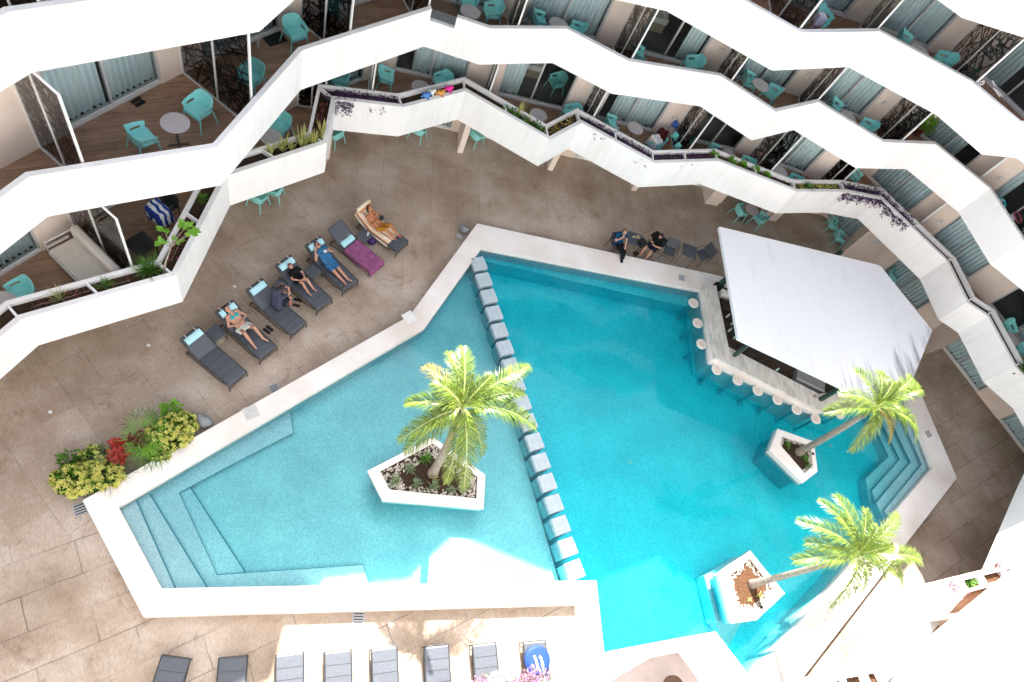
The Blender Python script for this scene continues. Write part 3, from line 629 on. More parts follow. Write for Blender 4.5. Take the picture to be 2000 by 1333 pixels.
# slabs (walking surface, paler ceiling below), rooms behind
BACK = 6.5
fpb = offset(FP, BACK); fpi = offset(FP, .16)
for lv, pl in PL.items():
    f = FL[lv]; inn = offset(pl, PT - .01)
    poly = inn + offset(FPL[lv], .16)[::-1]
    m_ = HB(); m_.prism([poly], f - .17, f, 0, 1, bottom=False); m_.flat([poly], f - .171, 1, True)
    m_.build("balcony_slab", [M_wood if lv < 4 else M_soffit, M_soffit])
    m_ = HB(); room = offset(FPL[lv], .165) + fpb[::-1]; m_.prism([room], f - .17, f - .01, 0, 1, bottom=False); m_.flat([room], f - .172, 1, True)
    m_.build("room_floor", [M_carpet if lv < 4 else M_soffit, M_room])
m_ = HB(); m_.prism([offset(GP, .17) + offset(GP, 6)[::-1]], 0.001, .02); m_.build("room_floor", M_carpet)
m_ = HB()
for i in range(len(FP) - 1): m_.wallseg(fpb[i], fpb[i + 1], 0.02, 13.4, .25)
m_.build("rear_wall", M_beige)
# facade rooms by compass bearing: (divider, window start, window end, curtain spans)
ROOMS = [(-46, -45, -35.5), (-31.6, -29.4, -19.6), (-17.6, -15.6, -8.6), (-6.8, -5.3, -.4), (1.5, 2.4, 9.6), (11.7, 13.0, 19.9), (21.6, 23.2, 28.8), (30.6, 32.0, 36.3), (37.6, 38.6, 42.4), (43.7, 46.5, 50.8), (52.0, 53.4, 57.8), (59.0, 60.3, 66.0), (67.2, 68.6, 74.5)]
# how each curtain hangs: list of (from, to) fractions of the window width
CURT = {(1, 5): [(0, .30)], (1, 4): [(.22, 1)], (1, 6): [(.18, 1)], (1, 7): [], (2, 6): [(.68, 1)], (2, 10): [(0, .15), (.8, 1)], (1, 11): [(.45, 1)], (2, 9): [(0, .72)], (3, 9): [(0, .3)], (2, 3): [(0, 1)]}
def curtain(p, q, z0, z1, parent, amp=.045, wl=.155):
    m_ = HB(); p = Vector(p); q = Vector(q); L_ = (q - p).length; d = (q - p) / L_; n = Vector((-d.y, d.x)); k = max(6, int(L_ / wl * 8)); vs = []
    ph = random.random() * 6
    for i in range(k + 1):
        s_ = L_ * i / k; w_ = amp * (sin(2 * pi * s_ / wl + ph + .8 * sin(s_ * 3)) ) * (1 + .3 * sin(s_ * 5 + ph))
        for z, am in ((z0 + .02 * sin(2 * pi * s_ / wl * .5 + ph), 1.15), ((z0 + z1) / 2, 1), (z1, .75)): c_ = p + d * s_ + n * (w_ * am); vs.append((c_.x, c_.y, z))
    m_.add(vs, [(3 * i + j, 3 * i + 3 + j, 3 * i + 4 + j, 3 * i + 1 + j) for i in range(k) for j in (0, 1)])
    return m_.build("curtain", M_curtain, parent, smooth=True)
def window(p, q, f, h, spans, dark=False):
    """sliding glass door between plan points p and q"""
    p = Vector(p); q = Vector(q); d = (q - p).normalized(); n = Vector((-d.y, d.x)); L_ = (q - p).length
    m_ = HB(); W = lambda s_, off: (p.x + d.x * s_ + n.x * off, p.y + d.y * s_ + n.y * off)
    z0, z1 = f + .005, f + h
    m_.wallseg(p, q, z0, z0 + .09, .15, 1, .02)
    m_.wallseg(p, q, z0 + .09, z0 + .12, .03, 1, .05); m_.wallseg(p, q, z0 + .09, z0 + .12, .03, 1, .11)
    m_.wallseg(p, q, z1 - .06, z1, .12, 0, .03)
    for s_ in (0, L_ - .06): m_.wallseg(W(s_, 0), W(s_ + .06, 0), z0 + .091, z1 - .061, .12, 0, .03)
    m_.wallseg(W(L_ * .5 - .03, 0), W(L_ * .5 + .03, 0), z0 + .121, z1 - .062, .08, 0, .045)
    fr = m_.build("window", [M_alu, M_alul])
    g_ = HB(); a, b2 = W(.06, .075), W(L_ - .06, .075); g_.add([(a[0], a[1], z0 + .1), (b2[0], b2[1], z0 + .1), (b2[0], b2[1], z1 - .05), (a[0], a[1], z1 - .05)], [(0, 1, 2, 3)])
    g_.build("glass_pane", M_glass, fr)
    for (a_, b3) in spans: curtain(W(.07 + (L_ - .14) * a_, .19), W(.07 + (L_ - .14) * b3, .19), f + .10, z1 - .1, fr)
    return fr
rooms_geo = {}
for lv in (0, 1, 2, 3):
    line = GP if lv == 0 else FPL[lv]; f = 0.0 if lv == 0 else FL[lv]; H_ = 2.9
    prev = line[0]; prev_b = None
    walls = HB()
    for ri, (dv, wa, wb) in enumerate(ROOMS):
        a = brg(line, wa); b2 = brg(line, wb); dpt = brg(line, dv)
        # solid wall from the previous window to this one, following the facade knots
        pts = [prev]
        for kn in line:
            bb = degrees(atan2(kn[0], max(kn[1], .01)))
            pb = degrees(atan2(prev[0], max(prev[1], .01)))
            if pb + .05 < bb < wa - .05: pts.append(kn)
        pts.append(a)
        for i in range(len(pts) - 1): walls.wallseg(pts[i], pts[i + 1], f + .001, f + H_ + .025, .16)
        walls.wallseg(a, b2, f + H_ - .25, f + H_ + .024, .158, 0, .001)
        # party wall behind the divider
        dn = Vector(b2) - Vector(a); dn = Vector((-dn.y, dn.x)).normalized()
        e = (dpt[0] + dn.x * 5.5, dpt[1] + dn.y * 5.5); s0 = (dpt[0] + dn.x * .17, dpt[1] + dn.y * .17)
        pw = HB(); pw.wallseg(s0, e, f + .001, f + H_ + .02, .12); walls.add([(x, y, z) for x, y, z in pw.v], pw.f)
        sp = CURT.get((lv, ri), [(0, 1)] if (lv + ri) % 3 else [(0, .49), (.51, 1)])
        window(a, b2, f, H_ - .25, sp)
        rooms_geo[(lv, ri)] = (Vector(a), Vector(b2), dn, f)
        prev = b2
    walls.wallseg(prev, line[-1], f + .001, f + H_ + .02, .16)
    walls.build("facade_wall", M_beige)
# small wall lights by the doors
for (lv, b) in ((1, 29.9), (2, 30.0), (2, 37.0), (2, 43.0), (3, 37.0), (1, 52.9), (2, 52.9), (1, 37.0), (1, 12.3), (3, 12.3), (1, 0.9)):
    p = brg(FPL[lv], b); m_ = HB(); m_.lathe([(.05, 0), (.05, .12), (.03, .14)], (p[0] - .05, p[1] - .10, FL[lv] + .9), 10); m_.build("wall_light", M_alul)
# ground floor fins under the balconies and the wider piers
for (x0, y0, x1, y1) in ((3.74, 19.22, 3.96, 20.27), (7.49, 19.3, 7.71, 20.27), (11.2, 19.15, 11.42, 20.27), (-1.2, 17.6, -.95, 18.7)): m_ = HB(); m_.box(x0, y0, .002, x1, y1, 2.93); m_.build("ground_pier", M_beige)
m_ = HB(); m_.prism([[(14.69, 19.27), (15.29, 19.27), (15.29, 19.45), (15.5, 19.45), (15.5, 20.15), (14.69, 20.15)]], .002, 2.93); m_.build("ground_pier", M_beige)
m_ = HB(); m_.prism([[(17.62, 19.25), (17.83, 19.25), (17.83, 19.08), (18.22, 19.08), (18.22, 20.0), (17.62, 20.0)]], .002, 2.93); m_.build("ground_pier", M_beige)
m_ = HB(); m_.prism([[(21.19, 17.8), (22.97, 17.74), (23.9, 18.8), (22.6, 19.9)]], .002, 2.93); m_.build("ground_pier", M_beige)
m_ = HB(); m_.prism([[(24.5, 13.4), (25.45, 13.77), (26.2, 14.6), (25.5, 15.4)]], .002, 2.93); m_.build("ground_pier", M_beige)
# notice on the pier
pa = Vector((21.19, 17.8)); pb = Vector((22.97, 17.74)); d = (pb - pa).normalized(); m_ = HB()
c0 = pa + d * .62; m_.wallseg(c0, c0 + d * .5, 1.28, 1.95, .02, 0, -.022)
for k in range(7): m_.wallseg(c0 + d * .06, c0 + d * (.44 - .05 * (k % 3)), 1.36 + k * .075, 1.375 + k * .075, .003, 1, -.026)
m_.wallseg(c0 - d * .02, c0 + d * .52, 1.99, 2.07, .02, 2, -.022); m_.build("notice_board", [M_white, mat("pale_blue_print", (.30, .40, .55), .6), mat("red_strip", (.35, .03, .04), .6)])

# lattice privacy screens between balconies
def screen(lv, wb_, pb_, clear=False, mats=None):
    f = FL[lv]; p = Vector(brg(FPL[lv], wb_)); ip = offset(PL[lv], PT + (.50 if lv == 1 else .04)); q = Vector(brg(ip, pb_))
    d = (q - p); L_ = d.length; d /= L_; n = Vector((-d.y, d.x)); z0, z1 = f + .05, f + 2.9
    m_ = HB(); W = lambda s_: (p.x + d.x * s_, p.y + d.y * s_)
    for s_ in (.0, L_ * .5 - .02, L_ - .045): m_.wallseg(W(s_), W(s_ + .045), z0 - .045, z1 + .02, .045, 0, -.0225)
    m_.wallseg(W(.046), W(L_ - .046), z0 - .04, z0, .06, 0, -.03); m_.wallseg(W(.046), W(L_ - .046), z1 - .02, z1 + .018, .04, 0, -.02)
    fr = m_.build("privacy_screen", M_alul)
    g_ = HB(); g_.add([(*W(.03), z0), (*W(L_ - .03), z0), (*W(L_ - .03), z1), (*W(.03), z1)], [(0, 1, 2, 3)]); g_.build("glass_pane", M_glass if clear else M_smoke, fr)
    if clear: return
    rnd = random.Random(lv * 100 + int(wb_)); lat = HB(); hgt = z1 - z0
    def seg(x0, y0, x1, y1, wd):
        # clip to the panel
        t0, t1 = 0., 1.
        for a_, dlt, lo, hi in ((x0, x1 - x0, .05, L_ - .05), (y0, y1 - y0, .01, hgt - .01)):
            if abs(dlt) < 1e-6:
                if a_ < lo or a_ > hi: return
                continue
            u0, u1 = sorted(((lo - a_) / dlt, (hi - a_) / dlt)); t0 = max(t0, u0); t1 = min(t1, u1)
        if t1 - t0 < .02: return
        a_ = (x0 + (x1 - x0) * t0, y0 + (y1 - y0) * t0); b3 = (x0 + (x1 - x0) * t1, y0 + (y1 - y0) * t1)
        A = Vector((*W(a_[0]), z0 + a_[1])) + Vector((n.x, n.y, 0)) * .02; B = Vector((*W(b3[0]), z0 + b3[1])) + Vector((n.x, n.y, 0)) * .02
        lat.bar(A, B, wd, .012, 0, up=(n.x, n.y, 0))
    for k in range(95):
        cx, cy = rnd.uniform(0, L_), rnd.uniform(0, hgt); an = rnd.choice((.35, 1.2, 1.9, 2.7)) + rnd.gauss(0, .22); ln = rnd.uniform(.5, 1.5)
        seg(cx - cos(an) * ln / 2, cy - sin(an) * ln / 2, cx + cos(an) * ln / 2, cy + sin(an) * ln / 2, rnd.uniform(.028, .06))
    for k in range(60):          # denser twigs near the top of the panel
        cx, cy = rnd.uniform(0, L_), hgt * (1 - rnd.random() ** 1.5 * .8); an = rnd.uniform(0, pi); ln = rnd.uniform(.2, .5)
        seg(cx - cos(an) * ln / 2, cy - sin(an) * ln / 2, cx + cos(an) * ln / 2, cy + sin(an) * ln / 2, rnd.uniform(.02, .04))
    lat.build("lattice", M_lat, fr)
for a in ((1, -31.6, -27.2), (1, -6.9, -4.0), (1, .1, .6, True), (1, 11.7, 12.3), (1, 21.6, 23.0), (1, 30.6, 32.8), (1, 37.6, 40.1), (1, 43.7, 45.3), (1, 67.2, 67.4),
          (2, -31.6, -28.5), (2, -17.6, -11.4), (2, -6.8, -2.2), (2, 1.7, 4.5), (2, 11.7, 12.8), (2, 21.6, 23.6), (2, 30.6, 32.2), (2, 37.6, 39.0), (2, 43.7, 46.1), (2, 59, 59.3),
          (3, -31.6, -27.5), (3, -17.6, -10.0), (3, 30.6, 34.2), (3, 37.6, 38.8), (3, 43.7, 46.6), (3, 52, 52.4)):
    screen(*a)
# plain party fins on the east side
for lv, b in ((1, 52.0), (2, 52.0)):
    m_ = HB(); p = Vector(brg(FPL[lv], b)); q = p * ((p.length - .75) / p.length); m_.wallseg(p, q, FL[lv] + .002, FL[lv] + 2.92, .07); m_.build("party_fin", M_alul)

# ================================================================= NEAR WINGS (the side the photo is taken from)
wing = empty("near_wing", (12, 0, 0)); tag(wing, "sunlit white hotel wing with a planted balcony, filling the lower right corner", "building")
def nb(m_, name, mats, parent=None, smooth=False):
    m_.v = [(a - 12, b, c) for a, b, c in m_.v]; return m_.build(name, mats, parent or wing, smooth)
def run_obj(pl, z0, z1, th):
    m_ = MB(); inn = offset(pl, th)
    for i in range(len(pl) - 1):
        a, b, c_, d_ = pl[i], pl[i + 1], inn[i + 1], inn[i]
        m_.add([(*a, z0), (*b, z0), (*c_, z0), (*d_, z0), (*a, z1), (*b, z1), (*c_, z1), (*d_, z1)], [(0, 3, 2, 1), (4, 5, 6, 7), (0, 1, 5, 4), (2, 3, 7, 6)] + ([(3, 0, 4, 7)] if i == 0 else []) + ([(1, 2, 6, 5)] if i == len(pl) - 2 else []))
    return m_, inn
m_ = MB(); m_.box(-7, -3.4, .004, 34, -2.8, 19.2); nb(m_, "bounce_facade", M_facade)  # unseen wall behind the camera, added to bounce sunlight into the balconies
Q1 = [xy(2030, 860, 2.9), xy(1985, 957, 2.9), xy(1918, 1113, 2.9), xy(1801, 1142, 2.9), xy(1640, 1310, 2.9), xy(1575, 1322, 2.9), xy(1500, 1350, 2.9)]
m_, i1 = run_obj(Q1, 2.9, 4.2, .1); nb(m_, "balcony_parapet", M_white)
m_, i2 = run_obj(offset(Q1, .34), 3.4, 4.19, .08); nb(m_, "planter_rail", M_white)
a = offset(Q1, .102); b2 = offset(Q1, .339); m_ = MB(); cap = MB()
cap.add([(*a[3], 4.186), (*a[4], 4.186), (*b2[4], 4.186), (*b2[3], 4.186)], [(0, 1, 2, 3)]); nb(cap, "trough_cap", M_white)
for rr in ((0, 1, 2), (4, 5)):
    m_ = MB()
    for i in rr: m_.add([(*a[i], 4.05), (*a[i + 1], 4.05), (*b2[i + 1], 4.05), (*b2[i], 4.05)], [(0, 1, 2, 3)])
    nb(m_, "trough_soil", M_soilr)
for i in range(1, len(Q1) - 1):
    m_ = MB(); m_.wallseg(a[i], b2[i], 3.5, 4.185, .12); nb(m_, "planter_partition", M_white)
    for t in (.45,) if i != 2 else (.35, .72):
        q0 = [a[i][k] * (1 - t) + a[i + 1][k] * t for k in (0, 1)]; q1 = [b2[i][k] * (1 - t) + b2[i + 1][k] * t for k in (0, 1)]; m_ = MB(); m_.wallseg(q0, q1, 3.5, 4.184, .2); nb(m_, "planter_partition", M_white)
m_ = MB(); m_.prism([offset(Q1, .095) + [(16, -3), (30, -3), (30, 8)]], 2.93, 3.1); nb(m_, "balcony_slab", M_wood)
Q2 = [xy(2120, 990, 6.0), xy(1978, 1110, 6.0), xy(1856, 1211, 6.0), xy(1784, 1268, 6.0), xy(1728, 1350, 6.0), (14.0, -3)]
m_ = MB(); m_.prism([Q2 + [(34, -3), (34, 9)]], 5.98, 10.6); nb(m_, "gable_wall", M_white)
# partition and beige back wall seen between the two bands
m_ = MB(); p = xy(1812, 1205, 4.2); q = xy(1860, 1200, 4.2); m_.wallseg(q, p, 3.11, 5.97, .12); nb(m_, "party_wall", M_beige)
m_ = MB(); m_.prism([[(17.9, 2.2), (18.0, 1.0), (17, -2), (30, -2), (30, 5.5), (21.5, 4.6), (19.5, 2.6)]], 3.105, 5.975); nb(m_, "room_wall", M_beige)

ledge = empty("near_balcony", (8, 0, 0)); tag(ledge, "white balcony parapet with pinkish floor, cut off by the bottom edge", "balcony")
def lb_(m_, name, mats):
    m_.v = [(a - 8, b, c) for a, b, c in m_.v]; return m_.build(name, mats, ledge)
Q3 = [xy(1050, 1385, 10.4), xy(1185, 1304, 10.4), xy(1260, 1260, 10.4), xy(1397.5, 1234, 10.4), xy(1451, 1304, 10.4), xy(1510, 1390, 10.4)]
m_, i3 = run_obj(Q3[::-1], 9.1, 10.4, .17); lb_(m_, "parapet", M_white)
m_ = MB(); m_.prism([i3[::-1]], 9.12, 9.3); lb_(m_, "balcony_floor", mat("pinkish_tile", (.50, .42, .40), .6))
m_ = MB(); p = at(1313, 1345, 9.6); m_.lathe([(.15, 0), (.18, .03), (.18, .06), (.15, .07)], p, 28); m_.lathe([(.03, -.29), (.03, 0)], p, 10)
o = m_.build("side_table", mat("brown_wood_table", (.10, .05, .03), .6)); tag(o, "round brown table top peeking over the bottom balcony parapet", "table")

# ================================================================= SWIM-UP BAR
bar = empty("swim_up_bar", (16, 12.5, 0)); tag(bar, "swim-up bar with a veined stone counter and a large white slanted-plan roof", "bar")
def bb(m_, name, mats, parent=None):
    m_.v = [(a - 16, b - 12.5, c) for a, b, c in m_.v]; return m_.build(name, mats, parent or bar)
BZ = .65
co = [xy(1373, 558.5, BZ), xy(1396, 698.5, BZ), xy(1605, 803, BZ), xy(1700, 785, BZ)]; ci = [xy(1399, 558, BZ), xy(1423, 678, BZ), xy(1600, 770, BZ), xy(1690, 755, BZ)]
m_ = MB()
for i in range(3): m_.prism([[co[i], co[i + 1], ci[i + 1], ci[i]]], BZ - .07, BZ)
top = bb(m_, "counter_top", M_marble)
m_ = MB(); co2 = offset(co, .10); ci2 = offset(ci, -.05)
for i in range(3): m_.prism([[co2[i], co2[i + 1], ci2[i + 1], ci2[i]]], -1.2, BZ - .0701)
bb(m_, "counter_wall", M_coping)
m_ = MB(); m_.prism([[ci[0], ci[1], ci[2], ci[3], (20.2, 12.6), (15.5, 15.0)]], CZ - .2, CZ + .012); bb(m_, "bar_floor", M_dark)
m_ = MB(); p, q = xy(1402, 583, CZ), xy(1450, 597, CZ); m_.wallseg(p, q, CZ + .013, .62, .26); bb(m_, "low_wall", M_coping)
m_ = MB(); p, q = xy(1408, 601, .5), xy(1440, 612, .5); m_.wallseg(p, q, CZ + .013, .55, .35)
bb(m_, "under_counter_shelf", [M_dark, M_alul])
for k in range(7):
    pp = xy(1418 + (5 * k) % 16, 616 + k * 7, .6); m_ = MB(); m_.lathe([(.035, 0), (.04, .15), (.015, .2), (.015, .27)], (0, 0, 0), 8); o = m_.build("bottle", M_green if k % 2 else M_alul); o.location = (pp[0] + .2, pp[1] + .1, CZ + .014)
    tag(o, ("green" if k % 2 else "pale") + " bottle in the dark gap behind the bar's short counter", "bottle", "bar bottles green" if k % 2 else "bar bottles pale")
m_ = MB(); a_, b3 = Vector(xy(1556, 742, .6)), Vector(xy(1610, 768, .6)); m_.wallseg(a_, b3, CZ + .014, .6, .5, 0, .02); m_.wallseg(a_, b3, .601, .62, .04, 1, .05); bb(m_, "steel_worktop", [M_darkgrey, M_alu])
# roof: shallow tray with a thin edge
RZ = 3.0
ro = [xy(1405, 443, RZ), xy(1442, 661, RZ), xy(1747, 806, RZ), xy(1785, 737, RZ), xy(1821, 646, RZ), xy(1719, 519, RZ)]
m_ = MB(); m_.prism([ro], RZ - .13, RZ); o = bb(m_, "roof", M_roof)
for (u, v, w_) in ((1401, 562, .10), (1434, 695, .075), (1602, 781, .085), (1690, 745, .09), (1560, 560, .09)):
    m_ = MB(); p = at(u, v, BZ if 1410 < u < 1650 and v > 600 else CZ); m_.bar(p, (p.x, p.y + .02, RZ - .132), w_ * 1.6, w_ * 1.6); bb(m_, "post", M_green)
m_ = MB(); p = at(1401, 563, CZ); m_.box(p.x - .16, p.y - .14, CZ + .001, p.x + .16, p.y + .14, .52); bb(m_, "post_base", M_black)
m_ = MB(); p = Vector(xy(1470, 600, CZ)); m_.prism([[(16.2, 12.6), (19.3, 11.0), (19.9, 12.3), (17.0, 14.2)]], CZ + .013, 2.86); bb(m_, "bar_back_wall", M_beige)
# stools standing in the water
st = [(1355, 592), (1363, 631), (1370.5, 672), (1400.5, 722), (1441, 743), (1480.5, 763), (1519, 781), (1556.5, 800), (1594, 818), (1641, 809)]
wds = ["first", "second", "third", "fourth", "fifth", "sixth", "seventh", "eighth", "ninth"]
seat_p = None
for i, (u, v) in enumerate(st):
    p = at(u, v, .28)
    if i == 0:
        t = empty("bar_stool", (p.x, p.y, -.95)); m_ = MB(); m_.lathe([(.19, 1.17), (.205, 1.18), (.21, 1.2), (.21, 1.225), (.2, 1.235)], (0, 0, 0), 28); m_.build("seat", M_coping, t)
        m_ = MB(); m_.lathe([(.11, 0), (.055, .05), (.05, 1.0), (.11, 1.168)], (0, 0, 0), 16); m_.build("pedestal", M_pside, t); seat_p = t
        # pinkish inlay ring on the seat
        m_ = MB(); m_.lathe([(.155, 1.2352), (.15, 1.238)], (0, 0, 0), 28); ms_ = m_.build("seat_pad", marble_material("pink_marble", (.78, .68, .62), (.66, .54, .48), (9, 9, 9), 0), t)
    else: t = dup(seat_p, (p.x, p.y, -.95), i * .7)
    tag(t, ("round stone bar stool in the water, %s counting from the bar's top end" % wds[i]) if i < 9 else "round bar stool half hidden under the palm fronds past the counter corner", "bar stool", "bar stools in the pool along the counter")
# bottle and glass on the counter
m_ = MB(); p = at(1516, 724, BZ); m_.lathe([(.03, 0), (.034, .02), (.034, .13), (.014, .17), (.014, .21)], p, 12); tag(m_.build("bottle", mat("pale_turquoise_plastic", (.35, .62, .60), .3)), "small pale turquoise bottle on the bar counter's inner edge", "bottle")
m_ = MB(); p = at(1596, 778, BZ)
for k in range(6): m_.lathe([(.018, 0), (.02, .04), (.008, .045)], (p.x - .16 + .05 * (k % 3), p.y + .03 + .05 * (k // 3), BZ), 8)
tag(m_.build("cup_cluster", M_bark), "few small dark cups by the lower green post on the counter", "cups")

# ================================================================= ISLAND PLANTERS IN THE POOL
def planter(o_px, i_px, z, sz, label, soil, wob=False):
    oo = [xy(u, v, z) for u, v in o_px]; ii = [xy(u, v, z) for u, v in i_px]
    cx = sum(p[0] for p in oo) / len(oo); cy = sum(p[1] for p in oo) / len(oo)
    t = empty("island_planter", (cx, cy, -1.3)); tag(t, label, "planter")
    m_ = MB(); m_.prism([oo, ii], z - .09, z); m_.prism([[(cx + (p[0] - cx) * .985, cy + (p[1] - cy) * .985) for p in oo], ii], -.02, z - .0901, 0, bottom=False); m_.prism([[(cx + (p[0] - cx) * .86, cy + (p[1] - cy) * .86) for p in oo]], -1.34, -.0201, 1, bottom=False)
    m_.v = [(a - cx, b - cy, c + 1.3) for a, b, c in m_.v]; m_.build("planter_box", [M_coping, M_pside], t)
    m_ = MB(); e = [(cx + (p[0] - cx) * 1.01, cy + (p[1] - cy) * 1.01) for p in ii]; m_.flat([e], sz); m_.v = [(a - cx, b - cy, c + 1.3) for a, b, c in m_.v]; m_.build("soil", soil, t)
    return t, oo, ii, (cx, cy)
pc = planter([(717.6, 920), (747, 977), (944.4, 994), (948, 928), (846, 854)], [(742, 921), (761, 956.5), (931, 974), (933, 931), (846, 866)], .34, .26, "five-sided white stone planter in the shallow pool holding the palm and small plants", M_soil)
pr = planter([(1519, 838), (1503, 880), (1568, 944), (1597, 921.5), (1590, 863)], [(1528, 853), (1524, 870), (1572, 925), (1588, 909), (1583.5, 871)], .34, .26, "small white stone planter by the bar stools with a leaning palm", M_soil)
ps = planter([(1465, 1075), (1402.8, 1121.6), (1428.7, 1218), (1478.4, 1211), (1533, 1159.6)], [(1465.6, 1091), (1427, 1124), (1443, 1191), (1483, 1187), (1510, 1150)], .34, .26, "half sunlit stone planter with bare brown soil and a leaning palm", M_soilr)
def pebbles(pl_, label, n=150, rim=.16, seed=1):
    t, oo, ii, (cx, cy) = pl_; rnd = random.Random(seed); m_ = MB(); k = len(ii)
    for _ in range(n):
        i = rnd.randrange(k); s_ = rnd.random(); a = Vector(ii[i]); b2 = Vector(ii[(i + 1) % k]); p = a.lerp(b2, s_); cc_ = Vector((cx, cy)); p = p.lerp(cc_, .03 + rim * rnd.random() ** 1.3)
        r = rnd.uniform(.02, .045); m_.lathe([(r * .6, -.01), (r, r * .35), (r * .6, r * .75)], (p.x, p.y, .26), 6, sx=rnd.uniform(.7, 1.2))
    m_.v = [(a - cx, b - cy, c + 1.3) for a, b, c in m_.v]; o = m_.build("pebble_border", M_pebble, t); o['kind'] = 'stuff'
pebbles(pc, "", 620, .34, 1); pebbles(pr, "", 150, .14, 2); pebbles(ps, "", 170, .2, 3)
# ================================================================= PALMS
def palm(base_px, bz, crown_px, cz, tips, label,  trunk_r=(.13, .075), seed=1, young=3):
    rnd = random.Random(seed); B = at(*base_px, bz); K = at(*crown_px, cz)
    t = empty("palm_tree", B); tag(t, label, "palm tree")
    m_ = MB(); pts = []; rs = []
    for i in range(25):
        s_ = i / 24; p = Vector((0, 0, -.05)).lerp(K - B, s_); bow = sin(s_ * pi) * .06; p.x += bow
        pts.append(p); rs.append((trunk_r[0] * (1 - s_) ** .8 + trunk_r[1] * (1 - (1 - s_) ** .8)) * (1.0 + (.05 if i % 2 else -.02)) + (.05 * (1 - s_ * 8) if s_ < .125 else 0))
    m_.tube(pts, rs, 14); m_.build("trunk", M_bark, t, smooth=True)
    KB = K - B
    m_ = MB(); m_.tube([KB + Vector((0, 0, -.45)), KB + Vector((0, 0, -.1)), KB + Vector((0, 0, .25))], [.085, .075, .03], 10); m_.build("crownshaft", mat("palm_crownshaft_%d" % seed, (.16, .22, .05), .5, .4, .2, 8), t, smooth=True)
    def frond(tip, lift, dens=58, lw=.52, old=False, vee=.55):
        tip = tip - B; base = KB + Vector((0, 0, .05)); d = tip - base; L_ = d.length
        ctrl = base + d * .45 + Vector((0, 0, lift * L_))
        def P(s): return base * (1 - s) ** 2 + ctrl * (2 * s * (1 - s)) + tip * s * s
        rb = MB(); rb.tube([P(i / 14) for i in range(15)], [.022 * (1 - i / 15) + .004 for i in range(15)], 5, 0)
        lf = MB(); n_l = int(dens * (L_ / 1.9 + .25))
        for i in range(n_l):
            s_ = .10 + .9 * (i + rnd.random() * .5) / n_l
            p = P(s_); tg = (P(min(1, s_ + .02)) - P(max(0, s_ - .02))).normalized()
            sd_ = tg.cross(Vector((0, 0, 1)));
            if sd_.length < .1: sd_ = Vector((1, 0, 0))
            sd_.normalize(); up = sd_.cross(tg).normalized()
            ll = lw * (sin(pi * min(1, (s_ * .86 + .12))) ** .55) * rnd.uniform(.82, 1.1); sweep = .55 + .5 * s_
            for sg in (-1, 1):
                el = vee + rnd.gauss(0, .13); dr = (sd_ * sg * cos(el) + up * sin(el) + tg * sweep + Vector((rnd.gauss(0, .06), rnd.gauss(0, .06), rnd.gauss(0, .06)))).normalized()
                q1 = p + dr * ll * .5 + Vector((0, 0, -.02)); q2 = p + dr * ll + Vector((0, 0, -(.25 + .25 * rnd.random()) * ll))
                wd = dr.cross(up).normalized() * .0125; w2 = wd * .85
                lf.add([p - wd * .5, p + wd * .5, q1 + w2, q1 - w2, q2], [(0, 1, 2, 3), (3, 2, 4)], 0)
        f_ = lf.build("frond", M_palmd if old else M_palm, t)
        rb.build("midrib", M_rachis, f_)
    for tp in tips:
        u, v, z = tp[:3]; lift = tp[3] if len(tp) > 3 else .28; old = len(tp) > 4 and tp[4]
        frond(at(u, v, z), lift, old=old, lw=.46 + rnd.uniform(-.04, .06), vee=rnd.uniform(.3, .8))
    for k in range(young):
        a = k * 2.4 + seed; frond(K + Vector((cos(a) * .5, sin(a) * .5, .85)), .25, dens=46, lw=.3, vee=.9)
    return t
palm((845, 925), .26, (902, 797), 5.1, [(905, 678, 5.45, .3), (877, 688, 5.15, .35), (829, 717, 4.95, .4, True), (793, 788, 4.55, .35), (778, 862, 3.85, .35), (790, 885, 3.55, .4), (872, 945, 3.45, .3), (906, 957, 3.55, .35), (942, 890, 3.95, .4), (1047, 838, 4.15, .45), (1035, 716, 5.35, .3), (1024, 768, 4.95, .4), (960, 735, 5.75, .2), (850, 745, 5.45, .3), (835, 828, 4.35, .4)],
     "palm with yellow-green fronds growing from the planter in the shallow pool", seed=3)
palm((1560, 884), .26, (1708, 797), 5.6, [(1670, 722, 5.90, .3), (1718, 727, 6.00, .3), (1782, 735, 5.70, .35), (1797, 762, 5.50, .4), (1612, 806, 5.30, .35), (1661, 880, 4.50, .35), (1787, 865, 4.60, .4), (1768, 850, 4.80, .4), (1640, 770, 5.70, .35), (1735, 868, 4.70, .35, True), (1755, 790, 5.90, .25), (1690, 850, 4.90, .4), (1745, 745, 6.20, .25)],
     "palm leaning from the small planter over the bar roof's lower corner", (.12, .07), seed=5)
palm((1467, 1142), .26, (1672, 1085), 4.4, [(1600, 978, 4.7, .35), (1632, 968, 4.8, .3), (1558, 1018, 4.3, .4, ), (1551, 1095, 3.9, .3), (1575, 1060, 4.2, .3), (1690, 995, 4.9, .2), (1752, 1003, 4.6, .3), (1801, 1100, 4.0, .4), (1760, 1147, 3.6, .4), (1622, 1184, 3.2, .4), (1680, 1160, 3.4, .35), (1715, 1030, 4.9, .2), (1640, 1010, 4.8, .3), (1745, 1070, 4.6, .3), (1725, 1135, 3.6, .4)],
     "palm leaning right from the half sunlit planter, crown over the lower coping", (.11, .065), seed=8)

